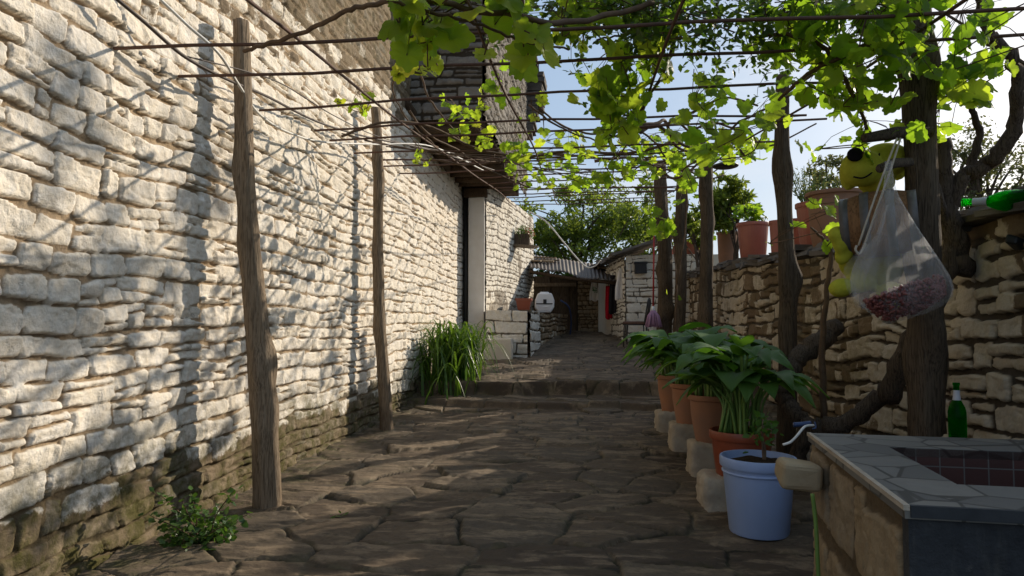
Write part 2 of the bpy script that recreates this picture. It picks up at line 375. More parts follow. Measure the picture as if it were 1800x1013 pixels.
# ------------------------------------------------------------------ stone relief
def facets(x, y, seed, sc=7.5):
    gx = x * sc + 1.2 * (fbm(x * 5, y * 5, 2, seed + 4) - .5); gy = y * sc * 1.15; ix = np.floor(gx); iy = np.floor(gy); F = np.full_like(x, 9.); O = np.zeros_like(x)
    for dx in (-1, 0, 1):
        for dy in (-1, 0, 1):
            jx = ix + dx; jy = iy + dy; px = gx - jx - _h(jx, jy, seed); py = gy - jy - _h(jx, jy, seed + 1)
            d = px * px + py * py; n = d < F
            O = np.where(n, (_h(jx, jy, seed + 2) - .5) * 1.6 + px * (_h(jx, jy, seed + 3) - .5) * 2.6 + py * (_h(jx, jy, seed + 5) - .5) * 2.6, O); F = np.where(n, d, F)
    return O
def masonry(s, z, seed, h=(.08, .19), wd=(.14, .42), warp=.06, gap=.005, bevelw=.016, depth=.045, z0=-1, z1=9, s0=-2, s1=40, split=.22, rnd_depth=.03, rag=1.0, mort=.35):
    """relief height, random per stone, stone profile (1 on a stone, 0 in a joint)"""
    rg = np.random.default_rng(seed)
    zw = z + warp * 2 * (fbm(s * .55, z * .5, 3, seed) - .5) + .05 * (vn(s * 2.3, z * 2.1, seed + 5) - .5)
    ed = [z0]
    while ed[-1] < z1: ed.append(ed[-1] + rg.uniform(*h))
    ed = np.array(ed); row = np.clip(np.searchsorted(ed, zw) - 1, 0, len(ed) - 2)
    H = np.zeros_like(s); RN = np.zeros_like(s); PR = np.zeros_like(s)
    sw0 = s + .05 * (vn(s * 2, z * 5, seed + 9) - .5)
    edge_n = (fbm(s * 8, z * 8, 3, seed + 21) - .5) * 1.25 + (fbm(s * 30, z * 30, 2, seed + 23) - .5) * .5
    mlev = mort * depth * np.clip(2.6 * fbm(s * 3, z * 4, 4, seed + 25) - .45, -.2, 2)
    fac = facets(s, z, seed + 300)
    for r in range(len(ed) - 1):
        m = row == r
        if not m.any(): continue
        hh = ed[r + 1] - ed[r]; ws = []
        x = s0 - rg.uniform(0, .3); e = [x]
        while e[-1] < s1: e.append(e[-1] + rg.uniform(*wd) * (0.55 if rg.random() < .18 else 1))
        e = np.array(e); n = len(e)
        sp = rg.random(n) < split * (hh / h[1]) * 1.3; fr = rg.uniform(.3, .7, n); ra = rg.random((n, 2)); dp = rg.uniform(0, 1, (n, 2)); ti = rg.uniform(-1, 1, (n, 4))
        lean = rg.uniform(-.03, .03, n); sk = rg.uniform(-.025, .025, (n, 2))
        ss = sw0[m]; vv = zw[m] - ed[r]
        ss = ss + (vv / hh - .5) * .03 * np.sin(ss * 7)
        k = np.clip(np.searchsorted(e, ss) - 1, 0, n - 2)
        lx = e[k]; rx = e[k + 1]
        ft = fr[k] * hh + (ss - (lx + rx) / 2) * sk[k, 0] * 3
        top = sp[k] & (vv > ft); bot = sp[k] & ~top
        idx = top.astype(int); lo = np.where(top, ft, ra[k, 0] * .05 * hh); hi = np.where(bot, ft, hh * (1 - .10 * dp[k, 1] ** 2)) + sk[k, 1] * 1.2 * (ss - (lx + rx) / 2) / np.maximum((rx - lx), .05)
        cx = (lx + rx) / 2; cz = (lo + hi) / 2; hx = (rx - lx) / 2; hz = (hi - lo) / 2
        pxx = ss - cx; pz = vv - cz
        cr = np.minimum(np.minimum(hx, hz) * (.2 + .5 * ra[k, 1]), .04)
        qx = np.abs(pxx) - hx + cr; qz = np.abs(pz) - hz + cr
        sd = np.hypot(np.maximum(qx, 0), np.maximum(qz, 0)) + np.minimum(np.maximum(qx, qz), 0) - cr
        d = -sd + .024 * rag * edge_n[m]
        pr = sstep(gap, gap + bevelw, d)
        tl = (ti[k, idx] * pxx / hx * .5 + ti[k, 2 + idx] * pz / np.maximum(hz, .02) * .6) * .013
        H[m] = (1 - pr) * mlev[m] + pr * (depth + (dp[k, idx] - .4) * rnd_depth + tl); RN[m] = ra[k, idx]; PR[m] = pr
    rough = fbm(s * 11, z * 11, 4, seed + 31) - .5; ch = np.abs(fbm(s * 5.5, z * 6.5, 3, seed + 41) - .5)
    H += PR * (rough * .022 + np.minimum(np.abs(fbm(s * 7, z * 9, 4, seed + 37) - .5), .12) * .03 - .002 + (fbm(s * 34, z * 34, 3, seed + 35) - .5) * .008 + fac * .0055 * (.15 + RN) - sstep(.03, .0, ch) * .006) + (1 - PR) * (fbm(s * 18, z * 18, 4, seed + 51) - .5) * .03
    return H, RN, PR
def grid_faces(nu, nv, flip=False):
    i = np.arange(nu * nv).reshape(nv, nu)
    a = i[:-1, :-1].ravel(); b = i[:-1, 1:].ravel(); c = i[1:, 1:].ravel(); d = i[1:, :-1].ravel()
    return np.stack([a, d, c, b] if flip else [a, b, c, d], 1)
def wall_face(name, p0, p1, zb, zt, mat, parent, seed, ds=.02, dz=.016, paint=None, moss=None, svals=None, zvals=None, base=None, top=None, **kw):
    """a stone face from p0 to p1 seen from its left-hand normal side (normal = dir x up)"""
    p0 = Vector((p0[0], p0[1], 0)); p1 = Vector((p1[0], p1[1], 0)); L = (p1 - p0).length; u = (p1 - p0).normalized(); nrm = Vector((u.y, -u.x, 0))
    sv = np.arange(0, L + ds * .5, ds) if svals is None else svals
    sv = np.clip(sv, 0, L); sv[-1] = L
    zv = np.linspace(0, 1, int((zt - zb) / dz) + 2) if zvals is None else zvals
    Sg, Tg = np.meshgrid(sv, zv)
    zlo = np.full_like(sv, zb) if base is None else base(sv); zhi = np.full_like(sv, zt) if top is None else top(sv)
    Zg = zlo[None] + (zhi - zlo)[None] * Tg
    H, RN, PR = masonry(Sg.ravel(), Zg.ravel(), seed, z0=zb - .5, z1=zt + 1, s0=-1, s1=L + 1, **kw)
    s = Sg.ravel(); z = Zg.ravel()
    bul = .03 * (fbm(s * .35, z * .35, 2, seed + 77) - .5)
    H = H + bul
    V = np.stack([p0.x + u.x * s + nrm.x * H, p0.y + u.y * s + nrm.y * H, z], 1)
    pa = np.ones_like(s) if paint is None else paint(s, z, RN); mo = np.zeros_like(s) if moss is None else moss(s, z, RN)
    return np_mesh(name, V, grid_faces(len(sv), len(zv)), mat, parent, True, {'rnd': RN, 'prof': PR, 'paint': pa, 'moss': mo})

# ------------------------------------------------------------------ ground
def gz(y):
    return np.interp(y, [-5, 4, 8.9, 9.6, 11, 14, 17, 20, 40], [0, .02, .08, .10, .17, .36, .60, .70, .9])
def base_z(x, y):
    x = np.asarray(x, float); y = np.asarray(y, float)
    n1 = .22 * (vn(x * 1.7, x * 0 + 3.3, 3) - .5) - .05 * x; n2 = .18 * (vn(x * 2.1, x * 0 + 9.1, 8) - .5) + .02 * x
    return gz(y) + .085 * sstep(0, .035, y - (9.0 + n1)) + .19 * sstep(0, .04, y - (9.72 + n2))
def ground_z(x, y): return float(base_z(np.array([x]), np.array([y]))[0])
def build_path():
    ys = [.6]
    while ys[-1] < 21:
        y = ys[-1]
        st = max(.011, .0016 * y * y / 1.25 * .75)
        st = min(st, .07)
        if 8.75 < y < 10.1: st = .011
        ys.append(y + st)
    ys = np.array(ys)
    xs = np.linspace(-2.5, 2.75, 470)
    X, Y = np.meshgrid(xs, ys); x = X.ravel(); y = Y.ravel()
    wx = x + .35 * (fbm(x * .9, y * .9, 3, 61) - .5) + .08 * (vn(x * 5, y * 5, 62) - .5)
    wy = y + .30 * (fbm(x * .8, y * .8, 3, 63) - .5) + .06 * (vn(x * 6, y * 6, 64) - .5)
    gx = wx / .60; gy = wy / .34
    F1 = np.full_like(x, 9.); F2 = np.full_like(x, 9.); ID = np.zeros_like(x); cx = np.zeros_like(x); cy = np.zeros_like(x)
    ix = np.floor(gx); iy = np.floor(gy)
    for dx in (-1, 0, 1):
        for dy in (-1, 0, 1):
            jx = ix + dx; jy = iy + dy
            px = jx + .08 + .84 * _h(jx, jy, 71); py = jy + .08 + .84 * _h(jx, jy, 72)
            d = np.hypot((gx - px) * .60, (gy - py) * .40)
            near = d < F1
            F2 = np.where(near, F1, np.minimum(F2, d)); ID = np.where(near, _h(jx, jy, 73), ID)
            cx = np.where(near, px * .60, cx); cy = np.where(near, py * .34, cy); F1 = np.where(near, d, F1)
    e = (F2 - F1) * .5 + .012 * (fbm(x * 12, y * 12, 3, 66) - .5)
    pr = sstep(.004, .013, e)
    lay = fbm(x * 1.6 + ID * 30, y * 3.4, 5, 67); q = lay * 9; fl = np.floor(q); led = (fl + sstep(.86, 1, q - fl)) / 9
    h = pr * (.022 + (ID - .5) * .03 + (_h(np.floor(ID * 1e6), ix * 0, 5) - .5) * .05 * (wx - cx) + (_h(np.floor(ID * 1e6), ix * 0, 6) - .5) * .07 * (wy - cy))
    h += (led - .5) * .055 * pr + (fbm(x * 9, y * 14, 5, 68) - .5) * .013 + (1 - pr) * (fbm(x * 22, y * 22, 3, 60) - .5) * .02 + (fbm(x * .6, y * .6, 2, 69) - .5) * .05
    z = base_z(x, y) + h
    moss = sstep(.6, .0, np.minimum(x + 2.4, 2.5 - x)) * .8 + sstep(.4, 0, e * 10) * .4
    np_mesh('path', np.stack([x, y, z], 1), grid_faces(len(xs), len(ys)), M['slate'], None, True, {'rnd': ID, 'prof': pr, 'moss': moss})
build_path()
tag(bpy.data.objects['path'], 'worn brown flagstone path with two low steps between stone walls', kind='structure')
g = MB(); g.add([(-900, -900, -.3), (900, -900, -.3), (900, 900, -.3), (-900, 900, -.3)], [(0, 1, 2, 3)])
tag(g.build('ground', M['earth'], None), 'earth ground around the houses', kind='structure')
def terrace():
    xs = np.concatenate([np.linspace(2.95, 8, 14), np.linspace(9, 60, 18)]); ys = np.concatenate([np.linspace(-6, 30, 60), np.linspace(32, 90, 15)])
    X, Y = np.meshgrid(xs, ys); x = X.ravel(); y = Y.ravel()
    z = 1.62 + np.interp(y, [0, 8, 14, 20], [0, 0, .45, .6]) + (fbm(x * .5, y * .5, 3, 5) - .5) * .25
    tag(np_mesh('garden_ground', np.stack([x, y, z], 1), grid_faces(len(xs), len(ys)), M['earth']), 'raised garden ground behind the right wall', kind='structure')
    xs = np.linspace(-40, 3, 30); ys = np.linspace(19.8, 90, 30); X, Y = np.meshgrid(xs, ys); x = X.ravel(); y = Y.ravel()
    z = .75 + .01 * (y - 19) + (fbm(x * .3, y * .3, 3, 6) - .5) * .4
    tag(np_mesh('yard_ground', np.stack([x, y, z], 1), grid_faces(len(xs), len(ys)), M['earth']), 'rough ground behind the yard wall', kind='structure')
terrace()

# ------------------------------------------------------------------ the stone house on the left
WX = -2.40
house = empty('stone_house', (WX, 8, 0), 'long whitewashed stone house with jutting grey stone upper storey on timbers', 'house')
def left_wall():
    ys = [1.3]
    while ys[-1] < 15.0: ys.append(ys[-1] + max(.0085, min(.035, .00105 * (ys[-1] ** 2 + 5.6) * .62)))
    sv = np.array(ys) - 1.3; L = 13.7; sv = sv[sv < L]; sv = np.append(sv, L)
    zv = np.concatenate([np.arange(-.1, 3.3, .0085), np.arange(3.3, 7.4, .017)]); zv = (zv + .1) / 7.5; zv[-1] = 1
    def paint(s, z, rn):
        y = s + 1.3
        lo = .47 + .30 * (fbm(s * .8, z * 0 + 2, 3, 91) - .5) + (rn - .5) * .22
        hi = 3.35 + .17 * (y - 4.5) + .5 * (fbm(s * .7, z * .7, 3, 92) - .5) + (rn - .5) * .7
        p = .98 * sstep(-.13, .11, z - lo) * (1 - .70 * sstep(-.35, .35, z - hi))
        patch = sstep(.63, .70, fbm(s * .55 + 3, z * .42, 3, 97)) * sstep(8, 10.5, y)
        p = p * (1 - .75 * patch)
        return p * (1 - .35 * (rn > .93))
    def moss(s, z, rn): return sstep(.85, .25, z + .3 * (fbm(s * 1.3, z * 2, 3, 66) - .5)) * .9 + .42 * sstep(3.3, 4.0, z - .17 * (s - 3.2))
    wall_face('wall', (WX, 1.3), (WX, 15.0), -.1, 7.4, M['wall_white'], house, 11, paint=paint, moss=moss, svals=sv, zvals=zv, gap=.0015, bevelw=.009, depth=.034, rnd_depth=.018, h=(.09, .165), wd=(.15, .40), split=.25, warp=.05, mort=.36, rag=.8)
left_wall()
b = MB(); b.box((WX - 2.56, 7.6, 3.6), (5, 14.7, 7.6)); b.build('wall_core', M['wall_upper'], house, False)
# upper storey
OY0, OX1, OZ = 9.35, -1.35, 4.08
np_ = lambda s, z, rn: np.full_like(s, .05) + .25 * (rn > .9)
f1 = wall_face('upper_wall', (WX - .1, OY0), (OX1, OY0), OZ, 7.1, M['wall_upper'], house, 23, paint=np_, h=(.09, .24), wd=(.16, .55), warp=.05, depth=.03, gap=.007, bevelw=.02)
f2 = wall_face('upper_wall', (OX1, OY0), (-1.25, 15.4), OZ, 7.1, M['wall_upper'], house, 24, ds=.03, paint=np_, h=(.07, .18), wd=(.14, .4), depth=.05)
b = MB(); b.add([(WX - .2, OY0 + .12, OZ), (OX1 - .12, OY0 + .12, OZ), (-1.37, 15.3, OZ), (WX - .2, 15.3, OZ), (WX - .2, OY0 + .12, 7.1), (OX1 - .12, OY0 + .12, 7.1), (-1.37, 15.3, 7.1), (WX - .2, 15.3, 7.1)],
               [(0, 1, 2, 3), (4, 7, 6, 5), (0, 4, 5, 1), (1, 5, 6, 2), (2, 6, 7, 3), (3, 7, 4, 0)])
b.build('upper_core', M['timber'], house, False)
yy = OY0 + .14; 
while yy < 13.75:
    b = MB(); a = .075 + random.uniform(-.015, .02)
    x1 = OX1 - .02 + .016 * (yy - OY0) + random.uniform(-.03, .04)
    b.tube([(WX - .1, yy, OZ - .09), ((WX + x1) / 2, yy + random.uniform(-.04, .04), OZ - .095 + random.uniform(-.02, .02)), (x1, yy + random.uniform(-.05, .05), OZ - .09)], [a, a * 1.02, a * .95], 8)
    b.build('joist', M['timber'], house); yy += random.uniform(.36, .5)
b = MB(); b.tube([(OX1 - .06, OY0 - .05, OZ - .005), (-1.33, 11.8, OZ - .01), (-1.30, 13.9, OZ)], .055, 8); b.build('edge_beam', M['timber'], house)
b = MB(); b.tube([(WX + .03, OY0 - .35, OZ + .16), (WX + .1, 10.2, OZ - .02), (WX + .12, 11.6, OZ - .17)], [.07, .08, .065], 10, wob=.1); b.build('wall_beam', M['timber'], house)
# far lower block, angled out
far0, far1 = (-1.90, 13.6), (-1.28, 18.6)
def pfar(s, z, rn): return .95 * sstep(.34, .44, fbm(s * .9 + 3, z * .8, 3, 15) + .18 * (z > 1.9) - .16 * sstep(2.2, 3.2, s) * (z < 3) + (rn - .5) * .1)
wall_face('far_wall', far0, far1, .5, 4.1, M['wall_clean'], house, 31, ds=.022, paint=pfar, moss=lambda s, z, rn: sstep(1.6, .9, z) * .4, h=(.09, .18), wd=(.12, .34), depth=.022, rnd_depth=.012, mort=.7)
b = MB(); b.add([(far0[0] - .02, 13.65, .1), (far1[0] - .04, 18.6, .4), (-2.2, 18.6, .4), (-2.2, 13.65, .1), (far0[0] - .02, 13.65, 4.05), (far1[0] - .04, 18.6, 4.05), (-2.2, 18.6, 4.05), (-2.2, 13.65, 4.05)],
               [(0, 3, 2, 1), (4, 5, 6, 7), (0, 1, 5, 4), (1, 2, 6, 5), (2, 3, 7, 6)]); b.build('far_core', M['plaster'], house, False)
b = MB(); b.box((-2.07, 13.56, 1.95), (.33, .16, 3.60), jit=.012); bevel(b.build('jamb', M['pillar'], house, False), .02)
b = MB(); b.box((-2.08, 13.52, 3.83), (.46, .24, .16), jit=.02); bevel(b.build('bracket', M['timber'], house, False), .02)
b = MB(); b.tube([(-2.30, 13.6, .2), (-2.29, 13.6, 2.0), (-2.30, 13.6, 3.95)], .045, 10); b.build('gap_shade_tube', M['black_metal'], house)  # black tube stands in for the shade in the gap beside the jamb
# roof over the upper storey: slabs at the eave
def eave():
    b = MB()
    for lay in range(5):
        y = OY0 - .35
        while y < 15.8:
            l = random.uniform(.25, .6); ov = .30 - .055 * lay + random.uniform(-.05, .05)
            ex = OX1 + (y - OY0) * .017 + ov
            b.box((ex - .45, y + l / 2, 7.12 + lay * .085 + random.uniform(-.01, .01)), (.9, l * 1.05, .07), rot=Euler((random.uniform(-.04, .04), .12 + random.uniform(-.03, .03), random.uniform(-.1, .1))).to_matrix(), jit=.02)
            y += l
    b.add([(OX1 + .1, OY0 - .3, 7.5), (-1.15, 15.7, 7.5), (-5, 15.7, 9.4), (-5, OY0 - .3, 9.4), (OX1 + .1, OY0 - .3, 7.4), (-1.15, 15.7, 7.4), (-5, 15.7, 9.3), (-5, OY0 - .3, 9.3)],
          [(0, 1, 2, 3), (7, 6, 5, 4), (0, 4, 5, 1), (1, 5, 6, 2), (3, 7, 4, 0)])
    b.build('roof', M['slate_roof'], house, False)
    b = MB()
    for k in range(16):
        z = 5.6 + k * .11; w_ = .30 + .30 * math.sin(min(1, k / 11) * 1.6) * (1 if k < 13 else .6) + random.uniform(-.04, .04)
        b.box((-1.36 + w_ / 2 - .05, 15.75 + random.uniform(-.03, .03), z), (w_, .7, .10), rot=Euler((random.uniform(-.04, .04), random.uniform(-.04, .04), random.uniform(-.08, .08))).to_matrix(), jit=.018)
    b.build('eave', M['slate_roof'], house, False)
eave()

# ------------------------------------------------------------------ right garden wall
RX = 2.5
rwall = empty('garden_wall', (RX, 9, 0), 'patchy whitewashed dry stone wall with slate coping on the right of the path', 'wall')
def rtop(y): return np.interp(y, [0, 4, 5, 8.2, 12.4, 17.2], [1.86, 1.86, 1.82, 1.95, 2.16, 2.26])
def right_wall():
    ys = [16.6]
    while ys[-1] > 2.0: ys.append(ys[-1] - max(.009, min(.04, .00105 * (ys[-1] ** 2 + 6.2) * .62)))
    sv = 16.6 - np.array(ys); L = 14.7; sv = sv[sv < L]; sv = np.append(sv, L)
    def paint(s, z, rn):
        y = 16.6 - s
        stains = fbm(s * 2.2, z * .8, 4, 17)
        return .82 * sstep(.36, .50, stains + (rn - .5) * .34 + .02) * sstep(.18, .3, vn(s * 3.2, z * .5, 44))
    wall_face('wall', (RX, 16.6), (RX, 1.9), -.1, 2.5, M['wall_right'], rwall, 41, svals=sv, dz=.011, paint=paint, moss=lambda s, z, rn: .45 * sstep(.45, .65, fbm(s * 1.1, z, 3, 8)),
              top=lambda s: rtop(16.6 - s), h=(.12, .27), wd=(.16, .5), depth=.05, gap=.004, warp=.16, rnd_depth=.035, split=.5, rag=1.4, mort=.4)
right_wall()
b = MB()
ysb = np.linspace(1.9, 16.6, 30)
vs = []; 
for y in ysb: vs += [(RX + .02, y, -.2), (RX + .6, y, -.2), (RX + .6, y, float(rtop(y)) - .02), (RX + .02, y, float(rtop(y)) - .02)]
fs = []
for i in range(29):
    a = i * 4
    for k in range(4): fs.append((a + k, a + (k + 1) % 4, a + 4 + (k + 1) % 4, a + 4 + k))
fs += [(3, 2, 1, 0), (116, 117, 118, 119)]
b.add(vs, fs); b.build('wall_core', M['earth'], rwall, False)
b = MB()
for lay in range(3):
    y = 1.8
    while y < 16.6:
        l = random.uniform(.3, .75); wd_ = random.uniform(.4, .62)
        b.box((RX + .16 + random.uniform(-.07, .05) + lay * .04, y + l / 2, float(rtop(y + l / 2)) + .02 + lay * .05 + random.uniform(-.012, .012)), (wd_, l * 1.08, random.uniform(.035, .06)),
              rot=Euler((random.uniform(-.05, .05) + .03, random.uniform(-.06, .06), random.uniform(-.15, .15))).to_matrix(), jit=.022)
        y += l
bevel(b.build('coping', M['slate_roof'], rwall, False), .012, 1)

# ------------------------------------------------------------------ the far end: bench, yard wall, lean-to, shed
bench = empty('stone_bench', (-1.6, 14, .5), 'whitewashed stone bench block with a low step in front', 'bench')
BY = 13.0
full = lambda s, z, rn: np.full_like(s, .97)
wall_face('front', (-1.80, BY), (-1.0, BY), .4, 1.46, M['wall_clean'], bench, 51, ds=.012, dz=.012, paint=full, h=(.15, .24), wd=(.3, .7), depth=.045, split=0, gap=.001, warp=.07, mort=.4)
wall_face('side', (-1.0, BY), (-.93, 14.9), .4, 1.46, M['wall_clean'], bench, 52, paint=full, h=(.15, .24), wd=(.25, .5), depth=.05, split=0, gap=.001, warp=.07, mort=.4)
b = MB(); b.add([(-1.80, BY + .02, 1.44), (-1.0, BY + .02, 1.47), (-.95, 14.9, 1.47), (-2.2, 14.9, 1.46)], [(0, 1, 2, 3)]); b.build('top', M['plaster'], bench, False)
b = MB(); b.box((-1.58, BY - .27, .70), (.66, .5, .46), jit=.03); bevel(b.build('step', M['wall_clean' if False else 'plaster'], bench, False), .04, 3)
yard = empty('yard_wall', (-.6, 16.7, .6), 'low bare rubble wall holding up the terrace beside the house', 'wall')
nop = lambda s, z, rn: .12 + .5 * (rn > .88)
wall_face('face', (-.93, 14.9), (-.40, 18.4), .4, 1.44, M['wall_rubble'], yard, 53, paint=nop, h=(.07, .16), wd=(.09, .24), depth=.05)
b = MB(); b.add([(-2.0, 14.9, 1.45), (-.93, 14.9, 1.45), (-.4, 18.4, 1.45), (-1.9, 18.4, 1.45)], [(0, 1, 2, 3)]); b.build('top', M['slate_roof'], yard, False)
rub = empty('rubble_wall', (.3, 19.2, .7), 'tall bare brown rubble wall closing the far end of the path', 'wall')
wall_face('face', (-.05, 19.25), (.95, 19.05), .5, 2.75, M['wall_rubble'], rub, 54, paint=lambda s, z, rn: np.zeros_like(s), h=(.07, .15), wd=(.08, .22), depth=.06)
b = MB(); b.box((.48, 19.5, 1.6), (1.1, .5, 2.2), rot=Euler((0, 0, -.19)).to_matrix()); b.build('core', M['wall_bare'], rub, False)
fence = empty('board_fence', (-.9, 19.6, .8), 'dark weathered board fence in the shade under the lean-to roof', 'fence')
x = -2.6; b = MB()
while x < 0:
    wv = random.uniform(.12, .2); b.box((x + wv / 2, 19.6 + random.uniform(-.02, .02), 1.6), (wv + .01, .03, 1.9), jit=.01); x += wv
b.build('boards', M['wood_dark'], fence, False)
b = MB(); b.box((-1.3, 19.55, 2.3), (2.6, .06, .09), jit=.01); b.build('rail', M['wood'], fence, False)
# lean-to corrugated roof
lean = empty('lean_to_roof', (0, 18, 2.6), 'rusty corrugated sheet roof sloping from the house to the shed', 'roof')
def corr():
    A = P(932, 474, y=17.3); Bp = P(1092, 494, y=16.6); A2 = P(930, 447, y=19.6); B2 = P(1085, 470, y=19.4)
    n = 150; V = []; F = []
    for j in range(9):
        t = j / 8
        for i in range(n):
            s = i / (n - 1); p = A.lerp(Bp, s).lerp(A2.lerp(B2, s), t)
            sag = .05 * math.sin(s * 7) * (1 - t) + .03 * math.sin(s * 17 + 1) * (1 - t)
            V.append((p.x, p.y, p.z + .016 * math.sin(i / n * 2 * math.pi * 24) + sag))
    o = np_mesh('sheet', V, grid_faces(n, 9), M['corrugated'], lean); m = o.modifiers.new('s', 'SOLIDIFY'); m.thickness = .006
    for q in (0.03, .55):
        bb = MB(); a_ = A.lerp(A2, q) - Vector((0, 0, .075)); b_ = Bp.lerp(B2, q) - Vector((0, 0, .075)); bb.tube([a_, a_.lerp(b_, .5) - Vector((0, 0, .03)), b_], .045, 8); bb.build('purlin', M['timber'], lean)
    random.seed(3); bb = MB()
    for i in range(7):
        s = random.random(); p = A.lerp(Bp, s).lerp(A2.lerp(B2, s), random.uniform(.3, .9)) + Vector((0, 0, .06))
        bb.box(p, (random.uniform(.3, .8), random.uniform(.1, .25), .04), rot=Euler((.1, .05, random.uniform(-.4, .4))).to_matrix(), jit=.01)
    bb.build('loose_board', M['wood'], lean, False)
corr()
# shed
shed = empty('stone_shed', (1.6, 17, .8), 'small whitewashed stone shed with a sagging slate roof', 'shed')
K0 = P(1101, 590, d=15.6); K0 = (K0.x, K0.y); K1 = (.62, 19.2)
wall_face('front_wall', K0, (2.62, K0[1] + .05), .5, 2.78, M['wall_clean'], shed, 61, ds=.018, paint=lambda s, z, rn: .93 - .3 * (rn > .93), h=(.12, .24), wd=(.2, .55), depth=.03, split=.3, gap=.001, warp=.08, mort=.45)
wall_face('side_wall', K1, K0, .5, 2.75, M['wall_clean'], shed, 62, ds=.02, paint=lambda s, z, rn: .93 * sstep(.33, .45, fbm(s * 3, z * 2, 3, 4) + .25 * (z > 1.4)), moss=lambda s, z, rn: sstep(1.2, .7, z) * .3, h=(.08, .18), wd=(.12, .3), depth=.03)
b = MB(); u = (Vector((*K0, 0)) - Vector((*K1, 0))); 
a0 = Vector((*K1, 0)) + u * .02; a1 = Vector((*K1, 0)) + u * .42; off = Vector((-.13, -.02, 0))
b.add([a0 + off + Vector((0, 0, .4)), a1 + off + Vector((0, 0, .4)), a1 + off + Vector((0, 0, 2.55)), a0 + off + Vector((0, 0, 2.4)), a0 + Vector((0, 0, .4)), a1 + Vector((0, 0, .4)), a1 + Vector((0, 0, 2.55)), a0 + Vector((0, 0, 2.4))],
      [(0, 1, 2, 3), (1, 5, 6, 2), (4, 0, 3, 7), (3, 2, 6, 7)]); b.build('plaster_panel', M['plaster'], shed, False)
b = MB()
b.add([(K0[0] + .06, K0[1] + .06, .4), (3.6, K0[1] + .1, .4), (3.6, 19.2, .4), (K1[0] + .06, 19.2, .4), (K0[0] + .06, K0[1] + .06, 2.7), (3.6, K0[1] + .1, 2.8), (3.6, 19.2, 2.8), (K1[0] + .06, 19.2, 2.7)],
      [(4, 5, 6, 7), (0, 1, 5, 4), (1, 2, 6, 5), (2, 3, 7, 6), (3, 0, 4, 7)]); b.build('wall_core', M['plaster'], shed, False)
b = MB(); random.seed(5)
for r_ in range(9):
    y = K0[1] - .35
    while y < 19.6:
        l = random.uniform(.3, .6); xx = K0[0] - .35 + r_ * .26 - (y - K0[1]) * .13
        b.box((xx + .2, y + l / 2, 2.80 + r_ * .095 + random.uniform(-.02, .02)), (.5, l * 1.06, .05), rot=Euler((random.uniform(-.05, .05), -.30 + random.uniform(-.08, .08), random.uniform(-.12, .12))).to_matrix(), jit=.03)
        y += l
b.build('roof', M['slate_roof'], shed, False)

